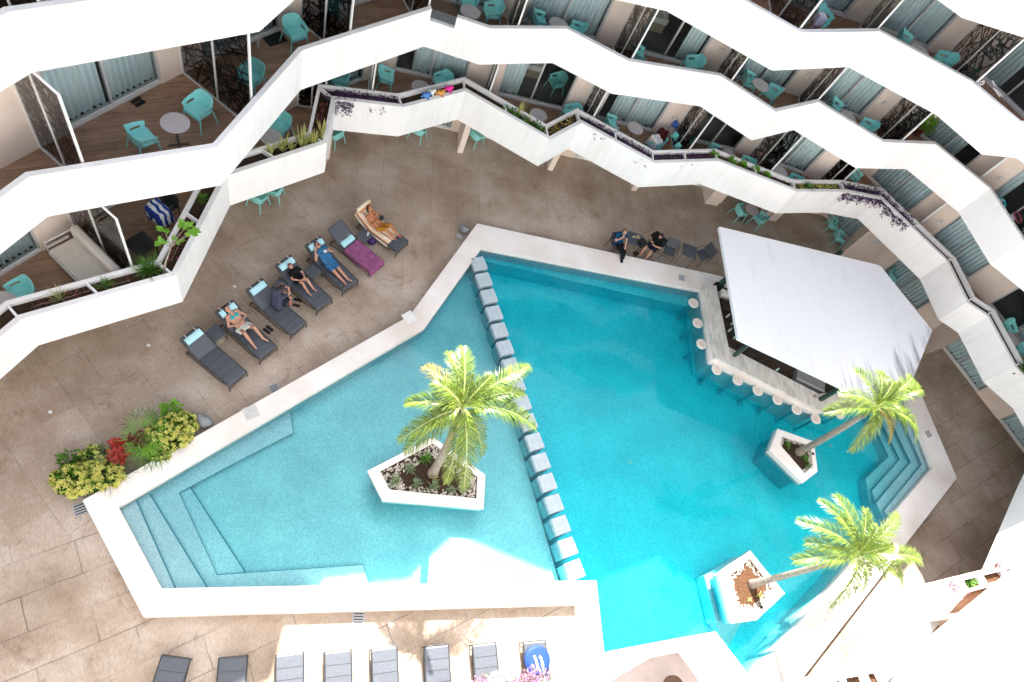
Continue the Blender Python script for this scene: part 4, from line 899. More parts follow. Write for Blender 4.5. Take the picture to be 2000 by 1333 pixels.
# ================================================================= PLANTS
def blades(m_, c, n, ln, wd, spread, droop, rnd, mi=0, up=1.0):
    for _ in range(n):
        a = rnd.uniform(0, 2 * pi); el = rnd.uniform(spread[0], spread[1]); L_ = ln * rnd.uniform(.7, 1.1); d = Vector((cos(a) * cos(el), sin(a) * cos(el), sin(el) * up))
        s_ = Vector((-sin(a), cos(a), 0)) * wd / 2; p0 = Vector(c) + Vector((rnd.gauss(0, .02), rnd.gauss(0, .02), 0)); p1 = p0 + d * L_ * .55; p2 = p0 + d * L_ + Vector((0, 0, -droop * L_))
        m_.add([p0 - s_ * .6, p0 + s_ * .6, p1 + s_, p1 - s_, p2], [(0, 1, 2, 3), (3, 2, 4)], mi)
def leafcloud(m_, c, rad, n, ls, rnd, mi=0, shell=.55, flat=False):
    for _ in range(n):
        d = Vector((rnd.gauss(0, 1), rnd.gauss(0, 1), rnd.gauss(0, 1) if not flat else abs(rnd.gauss(0, 1)))).normalized(); r = shell + (1 - shell) * rnd.random()
        r *= 1 + .22 * sin(d.x * 7 + c[0]) * cos(d.y * 6 + c[1])
        p = Vector((c[0] + d.x * rad[0] * r, c[1] + d.y * rad[1] * r, c[2] + d.z * rad[2] * r)); a = Vector((rnd.gauss(0, 1), rnd.gauss(0, 1), rnd.gauss(.4, .7))).normalized(); a = (a * .6 + d).normalized()
        s_ = a.cross(Vector((rnd.gauss(0, 1), rnd.gauss(0, 1), rnd.gauss(0, 1)))).normalized() * ls * .34; L_ = ls * rnd.uniform(.7, 1.2)
        m_.add([p - s_ * .3, p + a * L_ * .5 - s_, p + a * L_, p + a * L_ * .5 + s_], [(0, 1, 2, 3)], mi)
def whorls(m_, c, rad, n, ls, rnd, mi=1):
    for _ in range(n):
        d = Vector((rnd.gauss(0, 1), rnd.gauss(0, 1), abs(rnd.gauss(0, 1)) * .9)).normalized(); rr = 1 + .18 * sin(d.x * 7 + c[0]) * cos(d.y * 6 + c[1])
        p = Vector((c[0] + d.x * rad[0] * rr, c[1] + d.y * rad[1] * rr, c[2] + d.z * rad[2] * rr)); ax = (d + Vector((rnd.gauss(0, .25), rnd.gauss(0, .25), .5))).normalized()
        u = ax.cross(Vector((.3, .8, .1))).normalized(); w_ = ax.cross(u); k = rnd.randint(4, 6); o = rnd.random() * 6
        for j in range(k):
            a = o + 2 * pi * j / k; dr = (u * cos(a) + w_ * sin(a) + ax * .45).normalized(); sd_ = dr.cross(ax).normalized() * ls * .24; L_ = ls * rnd.uniform(.7, 1.1)
            m_.add([p, p + dr * L_ * .55 - sd_, p + dr * L_, p + dr * L_ * .55 + sd_], [(0, 1, 2, 3)], mi)
def plant(name, c, label, cat, parts, group=None):
    """parts: (part name, material(s), builder(m_, rnd)) with builder in local space"""
    t = empty(name, c); rnd = random.Random(int(abs(c[0] * 37 + c[1] * 91) * 10)); tag(t, label, cat, group)
    for nm, mt, fn in parts:
        m_ = MB(); fn(m_, rnd); m_.build(nm, mt, t)
    return t
def stems(rad, h, n=7):
    def f(m_, rnd):
        for k in range(n):
            a = rnd.uniform(0, 6.28); r = rad * rnd.random(); m_.tube([(r * .3 * cos(a), r * .3 * sin(a), 0), (r * .7 * cos(a), r * .7 * sin(a), h * .5), (r * cos(a), r * sin(a), h)], [.014, .01, .005], 5)
    return f
# variegated bed beside the coping
def ybush(u, v, rx, ry, h, label, nw):
    c = at(u, v, 0)
    def fo(m_, rnd): leafcloud(m_, (0, 0, h * .5), (rx * .93, ry * .93, h * .5), int(nw * 4.5), .13, rnd, 0, .45)
    def ye(m_, rnd): whorls(m_, (0, 0, h * .48), (rx, ry, h * .56), nw, .085, rnd, 0)
    plant("shrub", (c.x, c.y, 0), label, "shrub", [("stem", M_bark, stems(rx * .8, h * .7)), ("foliage", M_leafg, fo), ("young_leaves", M_leafy, ye)])
ybush(150, 945, .52, .40, .62, "yellow and green variegated shrub at the lower left end of the bed", 210)
ybush(197, 935, .58, .36, .62, "variegated shrub with small yellow leaves touching the coping corner", 230)
ybush(190, 898, .34, .26, .5, "darker green variegated shrub behind the spiky grass", 60)
ybush(330, 860, .56, .40, .66, "bright yellow variegated shrub in the upper half of the bed", 230)
ybush(350, 838, .46, .36, .62, "yellow leaved shrub beside the grey stone at the bed's end", 180)
ybush(312, 890, .34, .24, .45, "low yellow shrub spilling on to the coping by the fan palm", 100)
c = at(338, 812, 0); plant("shrub", c, "small lime green bush at the top of the shrub bed", "shrub", [("stem", M_bark, stems(.1, .4)), ("foliage", M_leafb, lambda m_, r: (leafcloud(m_, (0, 0, .45), (.24, .2, .25), 150, .13, r, 0, .3)))])
c = at(142, 908, 0); plant("shrub", c, "dark green leafy bush at the far left tip of the bed", "shrub", [("stem", M_bark, stems(.1, .3)), ("foliage", M_leafg, lambda m_, r: (leafcloud(m_, (0, 0, .35), (.3, .25, .25), 170, .12, r, 0, .3)))])
c = at(222, 925, 0); plant("spiky_grass", c, "large dark spiky grass clump leaning over the coping", "ornamental grass", [("blades", M_leafgr, lambda m_, r: blades(m_, (0, 0, .1), 170, .85, .014, (.15, 1.25), .12, r))])
c = at(212, 900, 0); plant("spiky_grass", c, "thin blue-grey grass tuft standing behind the red plant", "ornamental grass", [("blades", M_leafgr, lambda m_, r: blades(m_, (0, 0, .1), 70, .85, .010, (.4, 1.35), .05, r))])
c = at(240, 893, 0)
for (u, v, mt, lb) in ((236, 882, M_leafr, "bright red leaved plant in the middle of the bed, nearer the deck"), (241, 903, M_leafr, "scarlet and pink leaved plant below the other red one"), (268, 878, M_leafm, "dark maroon leaved plant between the red ones and the fan palm")):
    c = at(u, v, 0); plant("red_plant", c, lb, "plant", [("stem", M_bark, stems(.08, .45, 4)), ("foliage", mt, lambda m_, r: [blades(m_, (r.gauss(0, .09), r.gauss(0, .09), .42 + r.random() * .15), 15, .2, .055, (.0, 1.2), .2, r) for _ in range(7)])])
for (u, v, lb, n, ln) in ((290, 865, "green fan palm plant in the middle of the shrub bed", 120, .6), (285, 845, "small green fan palm at the deck side of the bed", 60, .45), (303, 893, "green strappy plant drooping over the coping edge", 60, .5)):
    c = at(u, v, 0)
    def fan(m_, r, n=n, ln=ln):
        for k in range(9):
            a = r.uniform(0, 6.28); e = Vector((cos(a) * .22, sin(a) * .22, .45 + r.random() * .2))
            for j in range(n // 9):
                b2 = a + (j / (n / 9) - .5) * 3.4; d = Vector((cos(b2), sin(b2), r.uniform(-.1, .5))).normalized(); s_ = Vector((-sin(b2), cos(b2), 0)) * .012; q = e + d * ln * r.uniform(.7, 1)
                m_.add([e, e + d * ln * .5 - s_, q + Vector((0, 0, -.05)), e + d * ln * .5 + s_], [(0, 1, 2, 3)])
    plant("fan_palm", c, lb, "plant", [("stem", M_bark, stems(.2, .45, 9)), ("foliage", M_leafb if n > 100 else M_leafg, fan)])
# little plants in the island planters
def ros(u, v, z, r_, label, mt=None, n=34, cat="plant", el=(.1, 1.0), w_=.03, nm="rosette_plant", group=None):
    c = at(u, v, z); return plant(nm, c, label, cat, [("leaves", mt or M_leafgr, lambda m_, r: blades(m_, (0, 0, .02), n, r_, w_, el, .15, r))], group)
ros(770, 940, .26, .26, "grey-green rosette at the left end of the central planter")
ros(800, 918, .26, .26, "grey-green rosette above the gravel in the central planter's upper left")
ros(830, 897, .26, .30, "deep green rosette in the central planter's top corner", M_leafg, 50)
ros(812, 946, .26, .26, "grey-green rosette left of the yellow blade plant")
ros(845, 950, .26, .28, "grey-green rosette at the palm trunk's foot")
ros(908, 955, .26, .26, "grey-green rosette near the central planter's lower right corner")
ros(880, 958, .26, .22, "small rosette hidden beneath the drooping palm frond", n=24)
ros(843, 935, .26, .5, "tall yellow bladed plant against the palm trunk in the pool", M_leafsn, 12, el=(1.0, 1.45), w_=.04)
ros(1537, 871, .26, .2, "small green tuft at the left of the small planter", M_leafg, 30)
ros(1570, 897, .26, .24, "green tuft with thin leaves at the small planter's right", M_leafg, 50, w_=.018)
ros(1578, 912, .26, .18, "low green tuft at the small planter's bottom tip", M_leafg, 30, w_=.018)
ros(1482, 1163, .26, .16, "tiny yellow-green sprout on the sunlit brown soil", M_leafsn, 14)
ros(1462, 1172, .26, .12, "tiny pale sprout beside the trunk's shadow on the soil", M_leafsn, 10)
for (u, v, lb) in ((758, 941, "black floodlight on the gravel at the central planter's left corner"), (1585, 888, "black floodlight at the small planter's right rim"), (1484, 1187, "black floodlight at the bottom rim of the sunlit planter")):
    c = at(u, v, .26); m_ = MB(); m_.lathe([(.05, 0), (.06, .05), (.045, .1), (.02, .11)], (0, 0, 0), 12); o = m_.build("floodlight", M_black); o.location = c; tag(o, lb, "spotlight")

# plants in the first floor trough
def TR(u, v): return at(u, v, 4.0)
def snake(u, v, n, h, label): c = TR(u, v); plant("snake_plant", c, label, "plant", [("leaves", M_leafsn, lambda m_, r: blades(m_, (0, 0, 0), int(n * 1.5), h * 1.5, .055, (1.0, 1.45), .0, r))])
snake(528, 303, 8, .30, "small yellowish snake plant at the left end of the clump in the trough corner"); snake(552, 298, 13, .42, "snake plant with tall pale blades beside the round grey table")
snake(570, 296, 10, .3, "low yellow-green snake plant between two taller ones"); snake(590, 289, 18, .50, "tallest dense snake plant clump in the corner trough"); snake(612, 285, 14, .36, "bushy snake plant right of the tallest clump"); snake(629, 272, 12, .46, "snake plant at the trough corner under the purple creeper")
snake(1012, 225, 7, .42, "snake plant with one long pale blade by the round table"); snake(1030, 238, 4, .3, "thin snake plant leaning in the trough next to the table")
M_leafo = leafmat("orange_green_leaf", (.06, .10, .02), (.50, .30, .04), .5, .3)
TCL = offset(PL[1], PT + .18)
def creeper(pts, n, mt, label, hang=.0, nm="creeper", ls=.09, up=.06, wid=.13, clump=1.0):
    def snap(q):
        best = None
        for a_, b_2 in zip(TCL, TCL[1:]):
            a_, b_2 = Vector(a_), Vector(b_2); d_ = b_2 - a_; s_ = max(0, min(1, (q - a_).dot(d_) / d_.length_squared)); r_ = a_ + d_ * s_; e_ = (q - r_).length
            if best is None or e_ < best[0]: best = (e_, r_)
        return best[1]
    P_ = [Vector((*snap(Vector((at(u, v, 4.12).x, at(u, v, 4.12).y))), 4.1)) for u, v in pts]
    # keep to the trough's own corners between the end points
    full = [P_[0]]
    for a_, b_2 in zip(P_, P_[1:]):
        ba, bb_ = degrees(atan2(a_.x, a_.y)), degrees(atan2(b_2.x, b_2.y))
        for kn in TCL:
            bk_ = degrees(atan2(kn[0], kn[1]))
            if ba + .4 < bk_ < bb_ - .4: full.append(Vector((kn[0], kn[1], 4.1)))
        full.append(b_2)
    P_ = full; c = P_[0]
    def f(m_, r):
        tot = sum((P_[i + 1] - P_[i]).length for i in range(len(P_) - 1))
        for i in range(len(P_) - 1):
            seg = P_[i + 1] - P_[i]; dn = Vector((seg.y, -seg.x, 0)).normalized(); k = int(n * seg.length / tot)
            for _ in range(k):
                s_ = r.random(); cl = .5 + .5 * sin(s_ * 17 + i * 3); 
                if r.random() > .35 + .65 * cl: continue
                h = r.random(); over = hang > .1 and h < (.30 + .25 * (hang > .4)) * (1 if clump >= 1 else (clump if sin((P_[i] + seg * s_).x * 4.1) > .55 else .0))
                if over: d = r.random() ** 1.6 * (1 if clump >= 1 else 3); p = P_[i] + seg * s_ + dn * (.325 + .04 * r.random()) + Vector((0, 0, .04 - d * hang * (.4 + .6 * cl)))
                else: p = P_[i] + seg * s_ + dn * r.uniform(-wid, wid) + Vector((0, 0, r.uniform(-.05, up)))
                p = p - c; a = Vector((r.gauss(0, 1) + dn.x * .6, r.gauss(0, 1) + dn.y * .6, r.gauss(.1, .7))).normalized(); w_ = a.cross(Vector((r.gauss(0, 1), r.gauss(0, 1), r.gauss(0, 1)))).normalized() * ls * .22; L_ = ls * r.uniform(.6, 1.3)
                m_.add([p - a * .01, p + a * L_ * .5 - w_, p + a * L_, p + a * L_ * .5 + w_], [(0, 1, 2, 3)])
    def stf(m_, r):
        for i in range(len(P_) - 1): m_.tube([P_[i] - c + Vector((0, 0, -.05)), (P_[i] + P_[i + 1]) / 2 - c + Vector((0, 0, .0)), P_[i + 1] - c + Vector((0, 0, -.05))], .008, 5)
    plant(nm, c, label, "creeping plant", [("stem", M_bark, stf), ("leaves", mt, f)])
creeper([(640, 190), (700, 197), (775, 207)], 900, M_leafp, "purple creeper in the trough behind the balcony's inner corner", .14, clump=.5, wid=.2, up=.12)
creeper([(646, 205), (644, 235), (638, 262)], 260, M_leafm, "brownish purple creeper in the short side trough", .05)
creeper([(655, 192), (672, 195), (690, 197)], 520, M_leafp, "purple creeper tassel hanging down the white corner", .55)
creeper([(1645, 372), (1690, 378), (1725, 395), (1775, 441)], 2600, M_leafp, "long thick purple creeper hanging over the parapet past the fleshy plants", .45, wid=.2, up=.14)
creeper([(1140, 243), (1200, 275), (1270, 315)], 800, M_leafp, "sparse purple creeper along the trough below the towel chairs", .12, clump=.3, wid=.17, up=.09)
creeper([(1282, 318), (1340, 315), (1395, 312)], 520, M_leafp, "low purple creeper in the straight trough left of the lime clumps", .13, clump=.3)
creeper([(985, 212), (1000, 220), (1020, 232), (1060, 262)], 260, M_leafg, "green leafy plants in the trough slanting down to the V corner", .05, "leafy_plant", .14, .12)
creeper([(1078, 266), (1100, 254), (1125, 240)], 110, M_leafo, "orange-yellow leafy plants in the short trough right of the V corner", .05, "leafy_plant", .12, .14)
creeper([(1380, 312), (1440, 330), (1545, 372)], 260, M_leafm, "dull maroon ground plants between the lime clumps", .02, "leafy_plant", .10, .06)
creeper([(1550, 373), (1590, 374), (1640, 372)], 420, M_leafy, "row of small yellow succulents in the trough before the purple mass", .0, "succulent_row", .09, .05)
for i, (u, v) in enumerate(((1392, 307), (1425, 318), (1447, 326), (1472, 335), (1494, 347))):
    c = TR(u, v); plant("lime_plant", c, "lime green leafy clump, %s in the run of five on the trough" % ["leftmost", "second", "third", "fourth", "rightmost"][i], "plant", [("leaves", M_leafb, lambda m_, r: leafcloud(m_, (0, 0, .1), (.13, .13, .12), 90, .12, r, 0, .2))], "lime clumps in the trough")
ros(1578, 368, 4.1, .28, "dark green spiky rosette in the trough before the yellow succulents", M_leafg, 60)
# left balcony: grasses and the young tree
ros(292, 532, 4.0, .62, "large grass clump in the trough corner beside the young tree", M_leafg, 170, "ornamental grass", (.5, 1.45), .014, "grass_clump")
ros(203, 562, 4.0, .36, "small grass tuft in the middle of the left trough", M_leafg, 60, "ornamental grass", (.2, 1.3), .014, "grass_clump")
ros(118, 585, 4.0, .46, "thin dry grass tuft with long stalks by the teal chair", M_leafsn, 34, "ornamental grass", (.6, 1.5), .012, "grass_clump")
ros(396, 392, 4.0, .25, "small weedy tuft in the narrow end trough", M_leafg, 40, "ornamental grass", (.2, 1.2), .02, "grass_clump")
creeper([(60, 604), (110, 590), (255, 552)], 160, M_leafm, "sparse dry weeds along the left trough", .0, "dry_weeds", .09, .04)
creeper([(352, 512), (378, 465), (395, 435)], 160, M_leafm, "sparse weeds in the side trough behind the young tree", .0, "dry_weeds", .1, .05)
tb = TR(320, 535); t = empty("young_tree", tb); tag(t, "young tree with thin pale trunk and large bright leaves in the balcony trough", "small tree")
m_ = MB(); K1 = at(337, 470, 5.1) - tb; tips_ = [(at(u, v, z) - tb) for u, v, z in ((350, 437, 5.4), (320, 447, 5.2), (374, 458, 5.2), (313, 475, 5.1), (346, 470, 5.0), (365, 442, 5.35), (378, 452, 5.1))]
m_.tube([(0, 0, 0), (K1 * .35) + Vector((-.03, 0, 0)), K1 * .75, K1], [.03, .025, .018, .014], 7)
for q in tips_: m_.tube([K1 * .8, (K1 * .8 + q) / 2 + Vector((0, 0, .05)), q], [.012, .009, .006], 5)
m_.build("trunk", M_bark, t)
m_ = MB(); r = random.Random(4)
for q in tips_:
    for j in range(7):
        a = r.uniform(0, 6.28); d = Vector((cos(a), sin(a), r.uniform(-.1, .5))).normalized(); s_ = Vector((-sin(a), cos(a), 0)) * .05; L_ = r.uniform(.13, .2)
        m_.add([q, q + d * L_ * .3 - s_, q + d * L_ * .75 - s_ * .8, q + d * L_, q + d * L_ * .75 + s_ * .8, q + d * L_ * .3 + s_], [(0, 1, 2, 3, 4, 5)])
m_.build("crown", M_leafb, t)
# pot plants on upper balconies
for (u, v, z, mt, lb) in ((1790, 262, 6.25, M_leafb, "bright green pot plant in a brown pot behind the second floor screen"), (1824, 262, 6.25, M_leafm, "small orange-brown pot plant on the grey shelf")):
    c = at(u, v, z); plant("pot_plant", c, lb, "plant", [("pot", mat("terracotta_" + lb[:5], (.22, .09, .05), .8), lambda m_, r: m_.lathe([(.11, 0), (.15, .26), (.16, .28), (.13, .27)], (0, 0, 0), 16)), ("leaves", mt, lambda m_, r: leafcloud(m_, (0, 0, .55), (.28, .28, .3), 130, .16, r, 0, .2))])
ros(1998, 722, 4.2, .4, "green spiky plant in the trough at the right edge of the photo", M_leafg, 60)
ros(1986, 727, 4.0, .3, "low green plant just inside the right edge trough", M_leafg, 40, w_=.04)
# pink bougainvillea at the bottom and in the near planter
def pinkbush(c, rad, n, label, th=.5):
    plant("bougainvillea", c, label, "flowering shrub", [("stem", M_bark, stems(rad[0], rad[2], 14)), ("leaves", M_leafgr, lambda m_, r: leafcloud(m_, (0, 0, rad[2] * .8), rad, n // 3, .05, r, 0, .1)), ("flowers", M_pink, lambda m_, r: leafcloud(m_, (0, 0, rad[2] * .9), rad, n, .04, r, 0, .2))])
c = at(1032, 1342, 9.4); pinkbush((c.x, c.y, 9.2), (.52, .26, .28), 1500, "mass of pink bougainvillea rising from the bottom edge of the photo")
c = at(945, 1342, 9.3); pinkbush((c.x, c.y, 9.1), (.20, .18, .2), 380, "smaller pink bougainvillea sprig left of the main mass")
c = at(1855, 1150, 4.1); pinkbush((c.x, c.y, 4.05), (.34, .28, .25), 500, "dry pink flowering shrub in the sunny near planter"); 
ros(1890, 1137, 4.05, .3, "green leafy tuft in the near planter beside the pink shrub", M_leafg, 50, w_=.03)
ros(1945, 1112, 4.05, .3, "brown dry spiky plant at the near planter's far end", M_leafm, 30)
m_ = MB(); c = at(965, 1345, 9.0); m_.lathe([(.15, 0), (.22, .25), (.23, .28), (.18, .28), (.17, .2)], (0, 0, 0), 22); o = m_.build("flower_pot", M_white); o.location = c; tag(o, "round white pot at the bottom edge beneath the pink flowers", "pot")
m_ = MB(); c = at(1100, 1348, 8.9)

# ================================================================= FURNITURE
def make_chair():
    t = empty("balcony_chair", (0, 0, 0)); m_ = MB()
    path = [(-.27, .24, .60), (-.29, .12, .63), (-.30, -.02, .655), (-.29, -.14, .67), (-.255, -.22, .74), (-.17, -.275, .80), (0, -.295, .81), (.17, -.275, .80), (.255, -.22, .74), (.29, -.14, .67), (.30, -.02, .655), (.29, .12, .63), (.27, .24, .60)]
    n = len(path); low = [(x * .86, y * .86 + .01, .43) for x, y, z in path]; th = .93
    def ring(z_of, s_, yo=0): return [(x * s_, y * s_ + yo, z_of(i)) for i, (x, y, z) in enumerate(path)]
    lo_o = low; mid_o = [(x * .93, y * .93, .55 if i in (0, 12) else .545) for i, (x, y, z) in enumerate(path)]; hi_o = path
    slot_lo = [(x * .885, y * .885, .475) for x, y, z in path]
    def strip(a, b, rng):
        for i in rng:
            A, B_, C_, D_ = a[i], a[i + 1], b[i + 1], b[i]; sc_ = lambda p: (p[0] * .94, p[1] * .94, p[2])
            m_.add([A, B_, C_, D_, sc_(A), sc_(B_), sc_(C_), sc_(D_)], [(0, 1, 2, 3), (7, 6, 5, 4), (3, 2, 6, 7), (1, 0, 4, 5), (0, 3, 7, 4), (2, 1, 5, 6)])
    strip(mid_o, hi_o, range(n - 1)); strip(lo_o, slot_lo, range(n - 1)); strip(slot_lo, mid_o, [0, 3, 4, 5, 6, 7, 8, 11])
    m_.build("shell", M_teal, t)
    m_ = MB(); m_.prism([[(-.235, .235), (-.255, -.1), (-.2, -.2), (-.1, -.245), (.1, -.245), (.2, -.2), (.255, -.1), (.235, .235)][::-1][::-1]], .415, .44); m_.box(-.235, .225, .37, .235, .245, .4149); m_.build("seat", M_teal, t)
    for sx, sy in ((-1, 1), (1, 1), (-1, -1), (1, -1)):
        m_ = MB(); m_.tube([(sx * .225, sy * .2, .42), (sx * .285, sy * .27, 0)], [.021, .014], 8); m_.build("leg", M_teal, t)
    return t
def make_table():
    t = empty("round_table", (0, 0, 0)); m_ = MB(); m_.lathe([(.30, 0), (.312, .006), (.312, .018), (.305, .022)], (0, 0, .71), 36); m_.build("table_top", M_table, t)
    m_ = MB(); m_.lathe([(.022, .03), (.022, .712)], (0, 0, 0), 10); m_.build("pedestal", M_steel, t)
    m_ = MB()
    for k in range(4): a = k * pi / 2 + .4; m_.bar((0, 0, .028), (.24 * cos(a), .24 * sin(a), .014), .035, .022)
    m_.build("foot_cross", M_steel, t); return t
chair_p = make_chair(); table_p = make_table(); used = set()
def place(proto, u, v, f, hz, tgt, label, cat, group, kind):
    p = at(u, v, f + hz); rz = 0
    if tgt: q = at(tgt[0], tgt[1], f + hz); rz = atan2(q.y - p.y, q.x - p.x) - pi / 2
    if kind not in used: used.add(kind); proto.location = (p.x, p.y, f); proto.rotation_euler = (0, 0, rz); t = proto
    else: t = dup(proto, (p.x, p.y, f), rz)
    return tag(t, label, cat, group)
F1, F2, F3 = 3.1, 6.2, 9.3; Fw = .0
def ch(u, v, lv, tu, tv, label): return place(chair_p, u, v, (0, F1, F2, F3)[lv], .46, (tu, tv), label, "chair", "turquoise shell chairs on balconies and terrace", 'c')
def tb_(u, v, lv, label): return place(table_p, u, v, (0, F1, F2, F3)[lv], .73, None, label, "table", "round taupe balcony tables", 't')
ch(278, 268, 2, 342, 243, "turquoise chair left of the round table on the big left balcony"); ch(388, 213, 2, 342, 243, "turquoise chair right of the round table on the big left balcony"); tb_(342, 240, 2, "round taupe table between two chairs on the big left balcony")
ch(576, 62, 2, 600, 90, "turquoise chair on the black doormat beside the water bottle"); ch(491, 150, 2, 468, 170, "turquoise chair seen half through the smoked glass screen")
ch(962, 25, 2, 919, 22, "turquoise chair right of the table above the parapet notch"); ch(914, 2, 2, 919, 22, "turquoise chair cut off by the top edge above the notch"); tb_(919, 23, 2, "round table above the dark notch in the parapet")
ch(1054, 42, 2, 1091, 47, "turquoise chair at the left of the curtained middle room"); ch(1124, 62, 2, 1091, 47, "turquoise chair mostly sunk behind the parapet of the curtained middle room"); tb_(1091, 47, 2, "round table between the two chairs of the curtained middle room")
ch(1246, 108, 2, 1300, 122, "turquoise chair beside the post outside the room with the unmade bed"); ch(1353, 128, 2, 1300, 122, "turquoise chair below the narrow curtain of the unmade bed room")
ch(1463, 160, 2, 1487, 168, "left turquoise chair of the pair in the parapet's V bay"); ch(1505, 182, 2, 1487, 168, "right turquoise chair of the pair in the parapet's V bay"); tb_(1486, 166, 2, "round table between the pair of chairs in the V bay")
ch(1630, 212, 2, 1658, 230, "turquoise chair tip below the wide grey-green curtain"); ch(1692, 250, 2, 1658, 230, "turquoise chair at the wall light, its white rim above the parapet"); tb_(1657, 230, 2, "brownish round table below the wide curtain on the second floor")
ch(1605, 38, 3, 1630, 60, "turquoise chair carrying a pale lilac towel near the top edge"); ch(1765, 82, 3, 1795, 100, "turquoise chair under the wide curtain near the top right"); ch(1842, 121, 3, 1795, 100, "turquoise chair before the dark lattice near the top right"); tb_(1797, 99, 3, "round table under the wide curtain near the top right")
ch(42, 572, 1, 0, 592, "turquoise chair beside the cream daybed at the left edge"); tb_(2, 592, 1, "round table cut off by the left edge of the photo")
ch(548, 246, 1, 528, 268, "turquoise chair behind the round table in the corner of snake plants"); tb_(529, 268, 1, "round grey table behind the corner of snake plants")
ch(664, 157, 1, 640, 150, "turquoise chair legs peeping under the upper band left of the white post"); ch(754, 152, 1, 822, 172, "turquoise chair right of the white post"); tb_(822, 170, 1, "round table behind the toys on the parapet"); ch(864, 160, 1, 822, 172, "turquoise chair behind the toys on the parapet")
ch(1116, 222, 1, 1053, 224, "turquoise chair right of the table at the open bedroom"); tb_(1052, 225, 1, "round table at the open bedroom above the V corner")
ch(1194, 243, 1, 1242, 252, "turquoise chair with a small towel left of the table"); tb_(1241, 250, 1, "round table between the chairs that carry towels"); ch(1282, 280, 1, 1242, 252, "turquoise chair under the pink striped towel")
ch(1394, 298, 1, 1425, 305, "turquoise chair beside the hanging swimwear's screen"); ch(1455, 322, 1, 1425, 305, "turquoise chair above the run of lime plants"); tb_(1424, 304, 1, "round table behind the lime plants")
ch(1548, 356, 1, 1522, 338, "turquoise chair left of the dark spiky rosette"); tb_(1524, 336, 1, "round table next to the screen above the maroon plants")
ch(1668, 345, 1, 1690, 365, "turquoise chair in the shade behind the purple creeper")
ch(1967, 642, 1, 1978, 662, "turquoise chair at the upper side of the right edge table"); ch(1994, 683, 1, 1978, 662, "turquoise chair at the lower side of the right edge table"); tb_(1976, 662, 1, "round table between two chairs at the right edge")
ch(504, 385, 0, 520, 370, "turquoise terrace chair peeping out below the left parapet"); ch(536, 370, 0, 518, 365, "second turquoise terrace chair below the left parapet, nearer the corner")
ch(655, 262, 0, 640, 250, "turquoise terrace chair leg under the parapet's sharp corner"); ch(818, 254, 0, 830, 240, "turquoise terrace chair legs under the middle parapet"); ch(931, 264, 0, 950, 255, "turquoise terrace chair beside the ground floor fin")
ch(1447, 413, 0, 1468, 411, "left turquoise chair at the terrace table above the bar roof"); ch(1484, 428, 0, 1468, 411, "right turquoise chair at the terrace table above the bar roof"); tb_(1469, 410, 0, "round terrace table above the bar roof's corner")
ch(1627, 440, 0, 1660, 455, "upper turquoise chair stacked against the glass near the notice"); ch(1640, 464, 0, 1670, 475, "lower turquoise chair against the glass near the notice"); ch(1745, 540, 0, 1770, 560, "turquoise terrace chair showing beyond the bar roof's right edge")

# draped towels and clothes
def cloth(u, v, z, w_, l_, rz, mt, label, cat="towel", h=.25, seed=0, name="towel", amp=.02, fall=(1, 1)):
    """towel lying over something: flat middle, edges falling by h"""
    rnd = random.Random(seed + int(u)); m_ = MB(); nx, ny = 18, 22; ph = rnd.random() * 6
    for i in range(nx + 1):
        for j in range(ny + 1):
            a, b = i / nx * 2 - 1, j / ny * 2 - 1; x = a * w_ / 2; y = b * l_ / 2; z_ = amp * (sin(a * 7 + ph + b * 2) + sin(b * 9 + a * 3 + ph))
            for k, q, lim in ((0, a, .62), (1, b, .62)):
                if abs(q) > lim and fall[k]:
                    e = (abs(q) - lim) / (1 - lim); z_ -= h * e * fall[k]; sh = e * (1 - lim) * (w_ if k == 0 else l_) / 2 * .62 * (1 if q > 0 else -1)
                    if k == 0: x -= sh
                    else: y -= sh
            m_.v.append((x, y, z_))
    m_.f = [(i * (ny + 1) + j, (i + 1) * (ny + 1) + j, (i + 1) * (ny + 1) + j + 1, i * (ny + 1) + j + 1) for i in range(nx) for j in range(ny)]; m_.m = [0] * len(m_.f)
    o = m_.build(name, mt, None, smooth=True); p = at(u, v, z); o.location = p; o.rotation_euler = (0, 0, rz); so = o.modifiers.new("s", 'SOLIDIFY'); so.thickness = .012
    tag(o, label, cat); return o
cloth(308, 405, F1 + .78, .62, .85, .9, M_strb, "blue and white striped towel thrown over a chair on the left balcony", h=.45)
cloth(1284, 271, F1 + .70, .58, .62, .5, M_strp, "pink and white striped towel draped over a chair", h=.35)
cloth(1297, 258, F1 + .78, .55, .5, -.4, M_maroon, "dark maroon towel with an orange pattern behind the pink one", h=.3)
cloth(1202, 251, F1 + .52, .3, .35, .5, M_strp, "small pale towel on the left towel chair's seat", h=.1)
cloth(1608, 28, F3 + .84, .42, .36, .1, mat("lilac_towel", (.62, .60, .76), .9), "pale lilac towel hanging over the back of a chair near the top edge", h=.3)
for k, (u, v, c_, lb) in enumerate(((1322, 262, (.15, .55, .52), "turquoise swimsuit hanging on the screen"), (1327, 282, (.20, .60, .55), "long mint beach cloth hanging beside the maroon towel"), (1322, 240, (.04, .12, .40), "blue shorts hanging highest on the screen"), (1330, 300, (.30, .36, .55), "blue-grey cloth hanging lowest on the screen"), (1312, 292, (.35, .14, .05), "rust brown cloth beside the mint one"))):
    cloth(u, v, F1 + .9, .22, .3, .6, mat("cloth_%d" % k, c_, .9), lb, "clothing", h=.2, name="hanging_cloth", seed=k)
